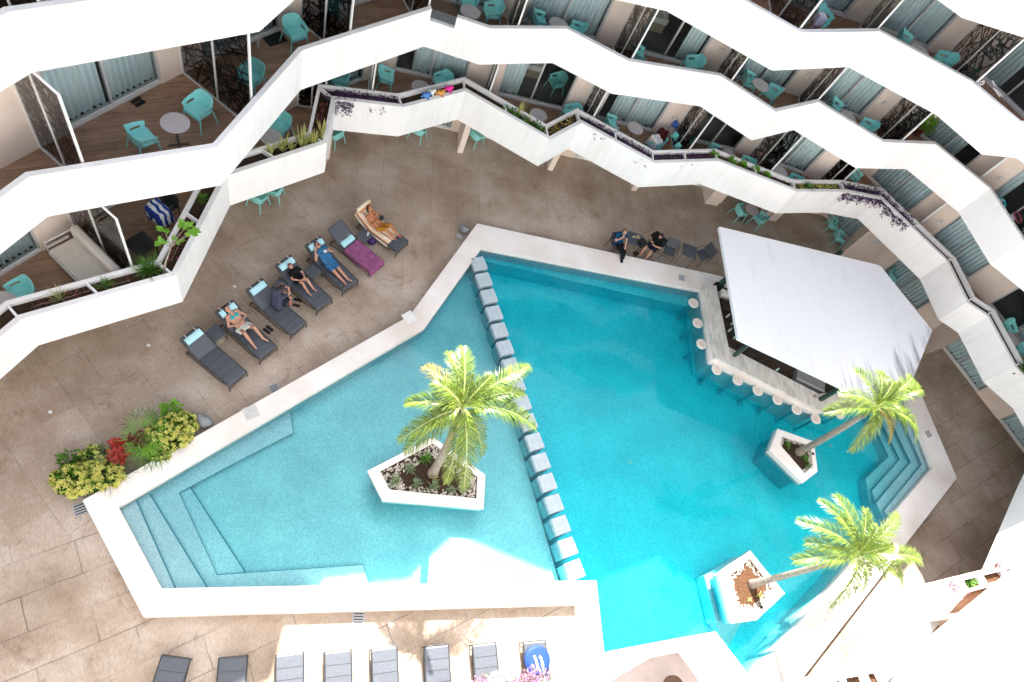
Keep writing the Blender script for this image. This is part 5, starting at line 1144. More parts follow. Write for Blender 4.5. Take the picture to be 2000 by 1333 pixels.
for k, (u, v, s_, lb) in enumerate(((1914, 166, .16, "smaller bent white wire clothes hanger on the upper right parapet"), (1944, 176, .26, "larger tangled white wire clothes hanger on the upper right parapet"))):
    m_ = MB(); z_ = .02; m_.tube([(-s_, -s_ * .4, 0), (-s_ * .2, s_ * .5, .05), (s_ * .4, s_ * .3, .06), (s_, .0, .03), (s_ * .5, -s_ * .2, .02), (-s_ * .1, s_ * .1, .03), (-s_ * .7, -s_ * .8, 0)], .011, 6); m_.tube([(s_ * .4, s_ * .3, .06), (s_ * .9, s_ * .6, .08), (s_ * 1.1, s_ * .3, .06), (s_, 0, .03)], .011, 6)
    o = m_.build("clothes_hanger", M_white); o.location = at(u, v, F3 + 1.12); o.rotation_euler = (0, 0, .4 + k); tag(o, lb, "hanger")

# toys on the parapet
def blob(m_, c, r, mi=0, n=10, s=(1, 1, 1)):
    prof = [(r * sin(t), -r * cos(t) * s[2]) for t in [i * pi / 7 for i in range(1, 7)]]; m_.lathe(prof, c, n, mi, s[0], s[1])
toys = [((832, 186), (.10, .25, .60), "blue and white plush toy, first on the parapet rail"), ((842, 180), (.75, .74, .72), "white plush toy between the blue and the orange ones"), ((860, 181), (.65, .30, .08), "orange plush toy draped over the parapet"), ((876, 173), (.85, .05, .35), "hot pink plush toy at the right end of the toys")]
for (u, v), c_, lb in toys:
    p = at(u, v, 4.28); m_ = MB(); r = random.Random(int(u)); blob(m_, (0, 0, .0), .1, 0, 12, (1.2, .9, .8)); blob(m_, (.1, .05, .04), .065); 
    for a in (-.9, .6, 2.2, 3.6): m_.tube([(0, 0, 0), (.12 * cos(a), .12 * sin(a), -.02), (.17 * cos(a), .17 * sin(a), -.07)], [.035, .03, .022], 6)
    o = m_.build("plush_toy", mat("plush_%d" % int(u), c_, .95, .1, .3, 9), smooth=True); o.location = p; tag(o, lb, "soft toy")
# inflatable rings on the right balcony
def ring_(u, v, z, R_, r_, mt, label, tilt=(.2, .2, 0)):
    m_ = MB(); n, k = 30, 10; vs = [((R_ + r_ * cos(2 * pi * j / k)) * cos(2 * pi * i / n), (R_ + r_ * cos(2 * pi * j / k)) * sin(2 * pi * i / n), r_ * sin(2 * pi * j / k)) for i in range(n) for j in range(k)]
    m_.add(vs, [(i * k + j, ((i + 1) % n) * k + j, ((i + 1) % n) * k + (j + 1) % k, i * k + (j + 1) % k) for i in range(n) for j in range(k)])
    o = m_.build("swim_ring", mt, smooth=True); o.location = at(u, v, z); o.rotation_euler = tilt; tag(o, label, "swim ring")
ring_(1957, 396, F2 + .75, .17, .045, mat("teal_vinyl", (.05, .42, .50), .35), "turquoise swim ring on the upper right balcony")
ring_(1988, 425, F2 + .6, .2, .03, mat("red_vinyl", (.42, .12, .14), .4), "dull red swim ring beside the turquoise one")
m_ = MB(); blob(m_, (0, 0, 0), .07, 0, 10, (1, .8, .8)); blob(m_, (.05, .04, .03), .05); o = m_.build("plush_toy", mat("plush_grey", (.45, .48, .40), .9), smooth=True); o.location = at(1955, 393, F2 + .78); tag(o, "pale soft toy lying inside the turquoise swim ring", "soft toy")
cloth(1978, 424, F2 + .7, .2, .28, .3, mat("lilac_shirt", (.58, .56, .72), .9), "pale lilac child's shirt laid in the red swim ring", "clothing", h=.05, name="shirt")
# daybed on the left balcony
p0, p1 = at(94.5, 489, F1 + .42), at(162, 558, F1 + .42); d = (p1 - p0).normalized(); nn = Vector((-d.y, d.x, 0)); L_ = (at(232, 540, F1 + .42) - at(133, 463, F1 + .42)).length
t = empty("daybed", (p0.x, p0.y, F1), atan2(d.y, d.x)); tag(t, "cream cushioned daybed with a white metal frame on the left balcony", "daybed")
m_ = MB(); m_.box(0, 0, .30, L_, .78, .44); o = m_.build("seat_cushion", M_cush, t); bv = o.modifiers.new("b", 'BEVEL'); bv.width = .05; bv.segments = 4
m_ = MB(); m_.box(-.02, .62, .445, L_ + .02, .84, .86); o = m_.build("back_cushion", M_cush, t); bv = o.modifiers.new("b", 'BEVEL'); bv.width = .08; bv.segments = 4
m_ = MB(); m_.box(-.03, -.02, .22, L_ + .03, .84, .295)
for x in (-.1, L_ + .03):
    m_.tube([(x, .02, 0), (x, .02, .6), (x, .75, .6), (x, .75, 0)], .022, 8)
m_.build("bed_frame", M_alul, t)
m_ = MB(); m_.box(-.2, .05, .29, -.13, .6, .31); m_.build("side_rail", M_alul, t)
# dark chair and table under the striped towel / by the grass clump
m_ = MB(); m_.box(-.28, -.28, .70, .28, .28, .73); 
for sx in (-1, 1):
    for sy in (-1, 1): m_.tube([(sx * .24, sy * .24, 0), (sx * .24, sy * .24, .7)], .018, 6)
o = m_.build("black_table", M_black); o.location = (at(275, 477, F1 + .7).x, at(275, 477, F1 + .7).y, F1); o.rotation_euler = (0, 0, .9); tag(o, "square black table behind the lattice next to the grass clump", "table")
m_ = MB(); m_.box(-.26, -.26, .42, .26, .26, .45); m_.box(-.26, .24, .451, .26, .27, .82)
for sx in (-1, 1):
    for sy in (-1, 1): m_.tube([(sx * .24, sy * .24, 0), (sx * .24, sy * .24, .43)], .016, 6)
    m_.tube([(sx * .27, -.24, 0), (sx * .27, -.24, .64), (sx * .27, .26, .64)], .016, 6)
o = m_.build("black_chair", M_lframe); o.location = (at(320, 402, F1 + .45).x, at(320, 402, F1 + .45).y, F1); o.rotation_euler = (0, 0, -.6); tag(o, "black chair beneath the blue and white striped towel", "chair")
# doormat, slippers, bottle
m_ = MB(); m_.box(-.28, -.19, 0, .28, .19, .008); o = m_.build("doormat", M_black); o.location = at(537, 77, F2 + .004); o.rotation_euler = (0, 0, .75); tag(o, "black doormat at the sliding door of the second balcony from the left", "doormat")
m_ = MB(); m_.lathe([(.035, 0), (.038, .02), (.036, .15), (.015, .2), (.015, .23)], (0, 0, 0), 12); o = m_.build("water_bottle", mat("clear_plastic", (.55, .58, .60), .2)); o.location = at(504, 92, F2 + .003); tag(o, "clear water bottle standing on the floor left of the doormat", "bottle")
def shoes(u, v, z, rz, label, nm="sandals", gap=.13, s=1.0):
    t = empty(nm, at(u, v, z + .002), rz); tag(t, label, "footwear")
    for sx in (-1, 1):
        m_ = MB(); prof = [(.035, -.13), (.05, -.08), (.04, 0), (.052, .08), (.04, .125), (.015, .14)]
        pts = [(x * s + sx * gap / 2, y * s) for x, y in prof] + [(-x * s + sx * gap / 2, y * s) for x, y in prof[::-1]]
        m_.prism([pts], 0, .022); m_.tube([(sx * gap / 2 - .045, .02, .02), (sx * gap / 2, .05, .06), (sx * gap / 2 + .045, .02, .02)], [.014] * 3, 6); m_.build("sandal", M_black, t)
shoes(270, 200, F2, -.6, "pair of black slippers on the big left balcony's floor", s=1.0)
shoes(524, 645, 0, 1.0, "pair of black sandals on the deck right of the woman in turquoise")
shoes(580, 592, 0, 1.4, "pair of black sandals on the deck beside the crouching person", gap=.2)
shoes(1243, 497, 0, .6, "dark flip-flops under the seated pair's table")

# beds seen through open curtains
def bed(lv, ri, frac, label, rumple=.03):
    a, b2, dn, f = rooms_geo[(lv, ri)]; d = (b2 - a).normalized(); p = a + (b2 - a) * frac + dn * 1.35; t = empty("bed", (p.x, p.y, f), atan2(d.y, d.x)); tag(t, label, "bed")
    m_ = MB(); m_.box(-.75, 0, .0, .75, 2.0, .32); m_.build("bed_base", M_bedb, t)
    m_ = MB(); m_.box(-.78, -.02, .325, .78, 2.0, .55); o = m_.build("mattress", M_bed, t); bv = o.modifiers.new("b", 'BEVEL'); bv.width = .05; bv.segments = 3
    m_ = MB(); nx = 24
    for i in range(nx + 1):
        for j in range(nx + 1): x = (i / nx - .5) * 1.5; y = .1 + j / nx * 1.6; m_.v.append((x, y, .60 + rumple * (sin(x * 9 + y * 4) + sin(y * 11 - x * 5) + sin(x * 17 + 3 * sin(y * 6)))))
    m_.f = [(i * (nx + 1) + j, (i + 1) * (nx + 1) + j, (i + 1) * (nx + 1) + j + 1, i * (nx + 1) + j + 1) for i in range(nx) for j in range(nx)]; m_.m = [0] * len(m_.f); m_.build("blanket", M_bed, t, smooth=True)
bed(1, 5, .36, "bed with grey and white linen inside the open first floor room", .01); bed(2, 6, .22, "unmade bed with rumpled white linen behind the second floor glass", .035); bed(1, 7, .2, "bed corner behind the glass next to the hanging swimwear", .02)
t = dup(chair_p, (0, 0, 0), 0); a, b2, dn, f = rooms_geo[(1, 5)]; p = a + (b2 - a) * .86 + dn * .9; t.location = (p.x, p.y, f); t.rotation_euler = (0, 0, 2); tag(t, "pale chair inside the open first floor bedroom", "chair")

# ---------------------------------------------------------------- loungers
LW = .68
def make_lounger():
    t = empty("sun_lounger", (0, 0, 0)); m_ = MB(); w_ = LW / 2 - .03
    prof = [(.02, .315), (.06, .335), (.6, .335), (1.17, .33), (1.24, .35), (1.45, .47), (1.66, .60), (1.86, .70)]
    for (y0, z0), (y1, z1) in zip(prof, prof[1:]): m_.add([(-w_, y0, z0), (w_, y0, z0), (w_, y1, z1), (-w_, y1, z1), (-w_, y0, z0 - .012), (w_, y0, z0 - .012), (w_, y1, z1 - .012), (-w_, y1, z1 - .012)], [(0, 1, 2, 3), (7, 6, 5, 4), (0, 3, 7, 4), (1, 5, 6, 2)])
    m_.build("sling", M_sling, t)
    m_ = MB()
    for y, z in ((.33, .338), (.60, .338), (.88, .338), (1.17, .335)): m_.bar((-w_, y, z), (w_, y, z), .012, .006)
    m_.build("seam", M_lframe, t)
    m_ = MB()
    for sx in (-1, 1):
        x = sx * (w_ + .018); m_.tube([(x, .0, .30), (x, .05, .325), (x, .6, .325), (x, 1.2, .325)], .017, 8); m_.tube([(x, 1.19, .325), (x, 1.45, .46), (x, 1.68, .60), (x * .97, 1.88, .70)], .017, 8)
        m_.tube([(x, .05, .31), (x, .4, .12), (x, 1.0, .10), (x, 1.5, .09), (x, 1.72, .02)], .015, 6)
        m_.tube([(x, 1.2, .315), (x, 1.6, .30), (x, 1.72, .03)], .016, 6)
    m_.tube([(-w_ * .97, 1.88, .70), (w_ * .97, 1.88, .70)], .017, 8); m_.tube([(-w_, .0, .30), (w_, .0, .30)], .015, 8); m_.tube([(-w_, .02, .10), (w_, .02, .10)], .012, 8); m_.tube([(-w_, 1.6, .3), (w_, 1.6, .3)], .012, 8)
    m_.build("lounger_frame", M_lframe, t)
    for sx in (-1, 1):
        m_ = MB(); m_.tube([(sx * (w_ + .018), .02, .30), (sx * (w_ + .025), .0, 0)], [.017, .015], 8); m_.build("leg", M_lframe, t)
        m_ = MB(); m_.tube([(sx * (w_ + .02), 1.64, .28), (sx * (w_ + .022), 1.73, 0)], [.017, .015], 8); m_.build("leg", M_lframe, t)
    return t
lounger_p = make_lounger()
def pillow(t, y=1.70, z=.685, up=.46):
    m_ = MB(); hw = .27; a = up; R_ = lambda yy, zz: (y + yy * cos(a) - zz * sin(a), z + yy * sin(a) + zz * cos(a))
    pts = []
    for (yy, zz) in ((-.10, .0), (-.11, .03), (-.09, .065), (0, .08), (.09, .065), (.11, .03), (.10, 0)): pts.append(R_(yy, zz))
    k = len(pts); vs = [(x, p[0], p[1]) for x in (-hw, hw) for p in pts]; m_.add(vs, [(i, i + 1, k + i + 1, k + i) for i in range(k - 1)] + [tuple(range(k))[::-1], tuple(range(k, 2 * k)), (0, k, 2 * k - 1, k - 1)])
    o = m_.build("head_pillow", M_pillow, t); bv = o.modifiers.new("b", 'BEVEL'); bv.width = .012; bv.segments = 2
    for sx in (-.17, .17):
        m_ = MB(); q0 = R_(.09, .07); q1 = R_(.20, .015); m_.bar((sx, q0[0], q0[1]), (sx, q1[0], q1[1]), .02, .008); m_.build("pillow_strap", M_alul, o)
LD = [((449.1, 764.7), (483, 735), (365, 692)), ((507.4, 712.7), (541.6, 686.3), (428.5, 639.2)), ((567.5, 665.6), (598.2, 639.2), (488.8, 596.3)), ((617.8, 617.1), (648.4, 594.1), (542, 551)), ((668.2, 579.5), (698.8, 558.4), (598, 510.6)), ((719.5, 539.4), (744, 519), (643, 478.9)), ((772, 503.1), (795.4, 481.4), (695.3, 446.3))]
LL = ["dark lounger nearest the shrubs, empty, with a pale blue pillow", "dark lounger under the woman in the turquoise top", "dark lounger on which a person in grey sits sideways", "dark lounger under the boy in black", "dark lounger under the woman in the blue dress", "dark lounger covered by the purple towel, its blue pillow slid down", "dark lounger under the striped towel at the row's top end"]
LT = []
for i, (a, b, c) in enumerate(LD):
    A, B_, C_ = at(*a), at(*b), at(*c); v1 = (B_ - A).normalized(); v2 = (C_ - A).normalized(); ang = (atan2(v2.y, v2.x) + atan2(v1.y, v1.x) + pi / 2) / 2
    if abs(atan2(v2.y, v2.x) - (atan2(v1.y, v1.x) + pi / 2)) > 3: ang = atan2(v2.y, v2.x)
    rz = ang - pi / 2; M0 = (A + B_) / 2
    if i == 0: t = lounger_p; t.location = (M0.x, M0.y, 0); t.rotation_euler = (0, 0, rz)
    else: t = dup(lounger_p, (M0.x, M0.y, 0), rz)
    tag(t, LL[i], "sun lounger", "sun loungers in the row by the left balcony"); LT.append(t)
for i, t in enumerate(LT):
    if i in (0, 1, 2, 3, 4): pillow(t)
    if i == 5: pillow(t, 1.27, .375, .3)
def local_obj(m_, name, mt, t, smooth=False):
    """thing built in a lounger's own frame but top-level"""
    o = m_.build(name, mt, None, smooth); o.location = t.location; o.rotation_euler = t.rotation_euler; return o
def lounge_towel(t, y0, y1, mt, label, foot=True, over=.05):
    m_ = MB(); nx, ny = 26, 60; surf = lambda y: .352 if y < 1.2 else .352 + (y - 1.2) * .55 + .01; r = random.Random(int(y0 * 10))
    hw = LW / 2 + over
    for j in range(ny + 1):
        y = y0 + (y1 - y0) * j / ny
        for i in range(nx + 1):
            a = i / nx * 2 - 1; x = a * hw; z = surf(y) + .006 * sin(y * 14 + a * 5) + .005 * sin(a * 11 + y * 7); yy = y
            if abs(a) > .86: z -= (abs(a) - .86) / .14 * .16; x = (1 if a > 0 else -1) * (hw * .86 + (abs(a) - .86) * hw * .35)
            if foot and j < 10: z -= (10 - j) / 10 * .22; yy = y0 + (y1 - y0) * 10 / ny * .93 + (j - 10) * .004 - .01
            m_.v.append((x, yy, z))
    m_.f = [(j * (nx + 1) + i, j * (nx + 1) + i + 1, (j + 1) * (nx + 1) + i + 1, (j + 1) * (nx + 1) + i) for j in range(ny) for i in range(nx)]; m_.m = [0] * len(m_.f)
    o = local_obj(m_, "beach_towel", mt, t, True); so = o.modifiers.new("s", 'SOLIDIFY'); so.thickness = .012; tag(o, label, "towel"); return o
lounge_towel(LT[5], -.28, 1.12, M_purple, "purple towel spread over the lounger between the dress and the stripes")
M_str2 = stripe_material("cream_brown_stripes_long", [(.80, .62, .42), (.80, .74, .64), (.46, .20, .10), (.80, .70, .55)], .22, 0)
lounge_towel(LT[6], .42, 1.88, M_str2, "cream and brown striped towel under the sunbather at the row's top", False, .04)
m_ = MB(); prof = [(.10, -.3), (.13, -.26), (.135, 0), (.13, .26), (.1, .3)]; m_.lathe(prof, (0, 0, 0), 18); m_.v = [(z, 1.78 + x * .8, .88 + y * .7) for x, y, z in m_.v]; o = local_obj(m_, "rolled_towel", M_str, LT[6], True); tag(o, "rolled striped towel used as a headrest at the row's top", "towel")
BL = [(345, 1283, (329, 1333)), (456, 1283, (452, 1333)), (566, 1276, (566, 1333)), (660, 1271, (661, 1333)), (750, 1265, (753, 1333)), (852, 1261, (856, 1333)), (945, 1257, (952, 1333)), (1043, 1252, (1052, 1333))]
bl_l = ["dark lounger at the bottom edge, first from the left, in full shade", "dark lounger at the bottom edge with a triangle of sun on it", "sunlit grey lounger nearest the shadow edge at the bottom", "sunlit lounger second right of the shadow edge", "sunlit lounger touched by the palm's shadow on its left", "sunlit lounger right of the palm's shadow", "sunlit lounger partly behind the pink flowers", "lounger carrying the round blue bag at the bottom right of the row"]
for i, (u, v, dn_) in enumerate(BL):
    p = at(u, v, .3); q = at(dn_[0], dn_[1], .3); rz = atan2(q.y - p.y, q.x - p.x) - pi / 2
    t = dup(lounger_p, (p.x, p.y, 0), rz); tag(t, bl_l[i], "sun lounger", "sun loungers along the bottom edge")
    BL[i] = t
    for ch_ in list(t.children):
        if ch_.name.startswith("head_pillow"):
            for g_ in list(ch_.children): bpy.data.objects.remove(g_)
            bpy.data.objects.remove(ch_)
# round blue bag
m_ = MB(); p = at(1048, 1289, .42); m_.lathe([(.34, 0), (.37, .03), (.36, .09), (.28, .13), (.05, .14)], (0, 0, 0), 30)
t = empty("beach_bag", p); tag(t, "round blue mesh beach bag with white straps on the last lounger", "bag"); m_.build("bag_body", mat("blue_mesh", (.01, .05, .30), .6, .3, .3, 30), t)
for sx in (-.09, .07): m_ = MB(); m_.tube([(sx - .02, .08, .12), (sx, .02, .17), (sx + .05, -.14, .16), (sx + .1, -.34, .05)], [.03, .035, .035, .025], 8); m_.build("strap", M_white, t)
# small black side tables between loungers
def sidetable(u, v, z, rz, label):
    p = at(u, v, z); t = empty("side_table", (p.x, p.y, 0), rz); tag(t, label, "side table"); m_ = MB(); m_.box(-.22, -.22, z - .03, .22, .22, z); o = m_.build("table_top", M_sling, t); bv = o.modifiers.new("b", 'BEVEL'); bv.width = .01
    for sx in (-1, 1):
        for sy in (-1, 1): m_ = MB(); m_.tube([(sx * .2, sy * .2, z - .031), (sx * .21, sy * .21, 0)], .014, 6); m_.build("leg", M_lframe, t)
    return t
lr = LT[0].rotation_euler.z
sidetable(421, 651, .40, lr, "black side table between the first lounger and the woman in turquoise"); sidetable(611, 530, .40, lr, "black side table between the boy and the woman in the blue dress"); sidetable(711, 460, .40, lr, "black side table between the purple and the striped towels"); sidetable(550, 558, .38, lr, "black side table half hidden behind the crouching person")
# small bag beside the striped lounger, items on tables
m_ = MB(); blob(m_, (0, 0, .13), .15, 0, 14, (1.1, .8, .9)); m_.tube([(-.1, 0, .22), (-.05, .02, .34), (.05, .02, .34), (.1, 0, .22)], .01, 6); o = m_.build("tote_bag", mat("navy_pattern", (.06, .03, .16), .8, .3, .9, 14)); o.location = at(725, 476, 0); tag(o, "patterned navy bag on the deck beside the striped towel", "bag")
m_ = MB(); m_.lathe([(.03, 0), (.035, .02), (.03, .14), (.014, .18)], (0, 0, 0), 10); o = m_.build("water_bottle", mat("clear_plastic_b", (.6, .66, .68), .2)); o.location = at(718, 460, .401); tag(o, "clear bottle on the side table below the striped towel", "bottle")
m_ = MB(); m_.box(-.12, -.1, 0, .12, .1, .03); m_.box(.14, -.05, 0, .2, .09, .05); o = m_.build("sunglasses_case", mat("tan_case", (.55, .48, .36), .7)); o.location = at(427, 668, .02); o.rotation_euler = (0, 0, 1); tag(o, "tan bag lying on the deck under the first side table", "bag")

# dark terrace chairs and tables by the top coping
def make_dchair():
    t = empty("terrace_chair", (0, 0, 0)); m_ = MB(); m_.box(-.23, -.22, .42, .23, .24, .44); o = m_.build("seat", M_sling, t)
    m_ = MB(); m_.add([(-.23, -.22, .46), (.23, -.22, .46), (.23, -.32, .84), (-.23, -.32, .84), (-.23, -.235, .46), (.23, -.235, .46), (.23, -.335, .84), (-.23, -.335, .84)], [(0, 1, 2, 3), (7, 6, 5, 4), (3, 2, 6, 7), (0, 4, 5, 1), (0, 3, 7, 4), (1, 5, 6, 2)]); m_.build("backrest", M_sling, t)
    for sx in (-1, 1):
        m_ = MB(); x = sx * .26; m_.tube([(x, .24, 0), (x, .23, .62), (x, .19, .655), (x, -.22, .65)], .014, 8); m_.build("armrest", M_lframe, t)
        m_ = MB(); m_.tube([(x, -.27, 0), (x, -.22, .43), (x * .96, -.33, .86)], .014, 8); m_.build("leg", M_lframe, t)
    return t
dch = make_dchair(); dused = []
def dc(u, v, tu, tv, label):
    p = at(u, v, .44); q = at(tu, tv, .44); rz = atan2(q.y - p.y, q.x - p.x) - pi / 2
    if not dused: t = dch; t.location = (p.x, p.y, 0); t.rotation_euler = (0, 0, rz); dused.append(1)
    else: t = dup(dch, (p.x, p.y, 0), rz)
    tag(t, label, "chair", "black chairs by the top coping"); return t
c8 = dc(1206, 478, 1222, 515, "black chair under the man in the blue shirt"); c9 = dc(1276, 481, 1250, 500, "black chair under the person in the black T-shirt")
dc(1308, 490, 1303, 520, "empty black chair next to the person in black, facing the pool"); dc(1374, 497, 1352, 503, "empty black chair at the right of the second table, turned to it")
for (u, v, lb) in ((1240, 467, "square black table with snacks between the seated pair"), (1347, 490, "bare square black table between the two empty chairs")):
    p = at(u, v, .7); t = empty("terrace_table", (p.x, p.y, 0), -.2); tag(t, lb, "table"); m_ = MB(); m_.box(-.3, -.3, .67, .3, .3, .7); m_.build("table_top", M_sling, t)
    for sx in (-1, 1):
        for sy in (-1, 1): m_ = MB(); m_.tube([(sx * .27, sy * .27, .669), (sx * .28, sy * .28, 0)], .016, 6); m_.build("leg", M_lframe, t)
r = random.Random(5); m_ = MB(); p = at(1243, 464, .702)
for k in range(7): blob(m_, (r.uniform(-.13, .13), r.uniform(-.08, .08), .025), .035, k % 2, 8, (1.5, .8, .6))
m_.tube([(-.17, -.08, .01), (-.1, -.02, .03), (-.02, .05, .02)], .014, 6, 0)
o = m_.build("snack_wrappers", [mat("tan_paper", (.60, .48, .28), .8), M_alul]); o.location = p; tag(o, "crumpled tan snack wrappers on the seated pair's table", "food wrappers")
m_ = MB(); m_.box(-.12, -.15, 0, .12, .15, .22); m_.tube([(-.08, 0, .22), (0, 0, .32), (.08, 0, .22)], .012, 6); o = m_.build("handbag", M_black); o.location = at(1252, 478, .705); o.rotation_euler = (0, 0, .4); bv = o.modifiers.new("b", 'BEVEL'); bv.width = .03; bv.segments = 3; tag(o, "black handbag at the corner of the seated pair's table", "bag")
# ================================================================= PEOPLE
def capsule(m_, a, b, ra, rb, n=12, flat=1.0, fdir=None):
    a = Vector(a); b = Vector(b); d = b - a; L_ = d.length
    if L_ < 1e-5: d = Vector((0, 0, 1)); L_ = 1e-5
    d.normalize(); pts = []; rs = []
    for k in range(4): t = (k + .35) / 4.35 * pi / 2; pts.append(a - d * ra * cos(t)); rs.append(ra * sin(t))
    pts.append(a); rs.append(ra)
    for s in (.35, .7): pts.append(a.lerp(b, s)); rs.append(ra + (rb - ra) * s)
    pts.append(b); rs.append(rb)
    for k in range(4): t = (3 - k + .35) / 4.35 * pi / 2; pts.append(b + d * rb * cos(t)); rs.append(rb * sin(t))
    o = len(m_.v); m_.tube(pts, rs, n)
    if fdir is not None:      # flatten along fdir
        f = Vector(fdir).normalized(); c0 = a
        for i in range(o, len(m_.v)):
            v = Vector(m_.v[i]); ax = a + d * (v - a).dot(d); w_ = v - ax; w_ = w_ - f * w_.dot(f) * (1 - flat); m_.v[i] = tuple(ax + w_)
def ellip(m_, c, r, rot=None, n=14):
    c = Vector(c); o = len(m_.v); prof = [(sin(t), -cos(t)) for t in [(i + .4) / 9.8 * pi for i in range(10)]]
    m_.lathe(prof, (0, 0, 0), n)
    for i in range(o, len(m_.v)):
        v = Vector(m_.v[i]); v = Vector((v.x * r[0], v.y * r[1], v.z * r[2]))
        if rot is not None: v = rot @ v
        m_.v[i] = tuple(c + v)
def fuse(m_, name, mats, voxel, smooth=2):
    """one continuous skin from overlapping shapes"""
    me = bpy.data.meshes.new("t"); me.from_pydata(m_.v, [], m_.f); o = bpy.data.objects.new("t", me); col.objects.link(o)
    r = o.modifiers.new("r", 'REMESH'); r.mode = 'VOXEL'; r.voxel_size = voxel; r.use_smooth_shade = True
    if smooth: s = o.modifiers.new("s", 'SMOOTH'); s.factor = .5; s.iterations = smooth
    dg = bpy.context.evaluated_depsgraph_get(); me2 = bpy.data.meshes.new_from_object(o.evaluated_get(dg)); bpy.data.objects.remove(o); bpy.data.meshes.remove(me)
    me2.name = name; me2.materials.clear()
    for q in mats: me2.materials.append(q)
    me2.polygons.foreach_set('use_smooth', [True] * len(me2.polygons)); o = bpy.data.objects.new(name, me2); col.objects.link(o); return o
M_skin = mat("skin", (.50, .27, .19), .55, .35, .08, 6); M_tan = mat("tanned_skin", (.42, .17, .08), .5, .35, .1, 6); M_lip = mat("lips", (.35, .10, .09), .5)
M_hair_d = mat("dark_brown_hair", (.025, .015, .012), .6, .4, .4, 40, .6, 80); M_hair_l = mat("light_brown_hair", (.16, .09, .05), .6, .4, .3, 40, .6, 80)
def person(origin, rz, J, clothes, hair, label, skin=None, s=1.0):
    """J: joint positions in the seat's own frame. face = direction the face looks, top = crown direction"""
    V = {k: Vector(v) for k, v in J.items()}; skin = skin or M_skin
    face = V['face'].normalized(); top = V['top'].normalized(); sidev = face.cross(top).normalized(); top = sidev.cross(face).normalized()
    R_ = Matrix((sidev, face, top)).transposed(); H = V['head']; m_ = MB()
    pel, ch_, nk = V['pelvis'], V['chest'], V['neck']; shl, shr = V['shL'], V['shR']; lat = (shr - shl).normalized(); hl, hr = V['hipL'], V['hipR']
    def body(m_, e=0.0, parts=('torso', 'head', 'arms', 'legs'), arm_to=1.0, leg_to=1.0):
        if 'torso' in parts:
            capsule(m_, hl, hr, .105 * s + e, .105 * s + e); fw = (V['front']).normalized()
            capsule(m_, pel + lat * -.06 * s, ch_ + lat * -.08 * s, .105 * s + e, .11 * s + e, flat=.9, fdir=fw); capsule(m_, pel + lat * .06 * s, ch_ + lat * .08 * s, .105 * s + e, .11 * s + e, flat=.9, fdir=fw)
            capsule(m_, shl, shr, .062 * s + e, .062 * s + e); capsule(m_, ch_, nk, .10 * s + e, .06 * s + e)
        if 'bra' in parts:
            fw = V['front'].normalized(); up_ = (nk - ch_).normalized()
            for sg in (-1, 1): ellip(m_, ch_ + lat * sg * .075 * s + fw * .075 * s + up_ * .03, (.07, .06, .055)); capsule(m_, ch_ + lat * sg * .08 * s + fw * .10 * s + up_ * .05, nk + lat * sg * .05 * s + fw * .045 * s, .012, .01)
        if 'head' in parts:
            capsule(m_, nk, H - top * .06 * s, .056 * s, .05 * s); ellip(m_, H, (.076 * s, .093 * s, .112 * s), R_); ellip(m_, H + face * .035 * s - top * .055 * s, (.052 * s, .06 * s, .05 * s), R_)
            capsule(m_, H + face * .088 * s + top * .01 * s, H + face * .108 * s - top * .018 * s, .010 * s, .015 * s)
            for sg in (-1, 1): ellip(m_, H + sidev * sg * .077 * s - top * .008 * s, (.012 * s, .018 * s, .03 * s), R_)
            capsule(m_, H + face * .084 * s - top * .05 * s - sidev * .02 * s, H + face * .084 * s - top * .05 * s + sidev * .02 * s, .011 * s, .011 * s)
        if 'arms' in parts:
            for q in 'LR':
                S, E, W_, T = V['sh' + q], V['el' + q], V['wr' + q], V['hand' + q]
                E2 = S.lerp(E, min(1, arm_to)); capsule(m_, S, E2, .052 * s + e, (.052 - .012 * min(1, arm_to)) * s + e)
                if arm_to >= 1:
                    capsule(m_, E, W_, .040 * s + e, .027 * s + e)
                    if e == 0:
                        d = (T - W_).normalized(); pl_ = d.cross(Vector((.3, .2, 1))).normalized(); nrm = d.cross(pl_).normalized()
                        capsule(m_, W_, W_ + d * .075 * s, .024 * s, .036 * s, flat=.5, fdir=nrm)
                        for k, (of, ln) in enumerate(((-.028, .062), (-.010, .078), (.010, .074), (.028, .058))):
                            b0 = W_ + d * .085 * s + pl_ * of * s; b1 = b0 + d * ln * .5 * s + pl_ * of * .15 * s; b2 = b1 + (d * .8 + nrm * .6).normalized() * ln * .5 * s
                            capsule(m_, b0, b1, .0095 * s, .0085 * s, 8); capsule(m_, b1, b2, .0085 * s, .007 * s, 8)
                        b0 = W_ + d * .03 * s + pl_ * .03 * s; capsule(m_, b0, b0 + (d + pl_ * .9).normalized() * .06 * s, .011 * s, .009 * s, 8)
        if 'legs' in parts:
            for q in 'LR':
                Hp, K, A, T = V['hip' + q], V['kn' + q], V['an' + q], V['toe' + q]
                K2 = Hp.lerp(K, min(1, leg_to)); capsule(m_, Hp, K2, .088 * s + e, (.088 - .033 * min(1, leg_to)) * s + e)
                if leg_to > 1 and e: A2 = K.lerp(A, leg_to - 1); capsule(m_, K, A2, .055 * s + e, (.055 - .02 * (leg_to - 1)) * s + e)
                if e == 0:
                    mid = K.lerp(A, .3); bk = V.get('calf', Vector((0, 0, -1))) * .012; capsule(m_, K, mid + bk, .053 * s, .052 * s); capsule(m_, mid + bk, A, .052 * s, .034 * s)
                    capsule(m_, A - (T - A).normalized() * .03 * s, T, .036 * s, .028 * s, flat=.75, fdir=(0, 0, 1)); 
    body(m_); o = fuse(m_, "person", [skin, M_lip, M_black], .0085, 1); o.location = origin; o.rotation_euler = (0, 0, rz); tag(o, label, "person")
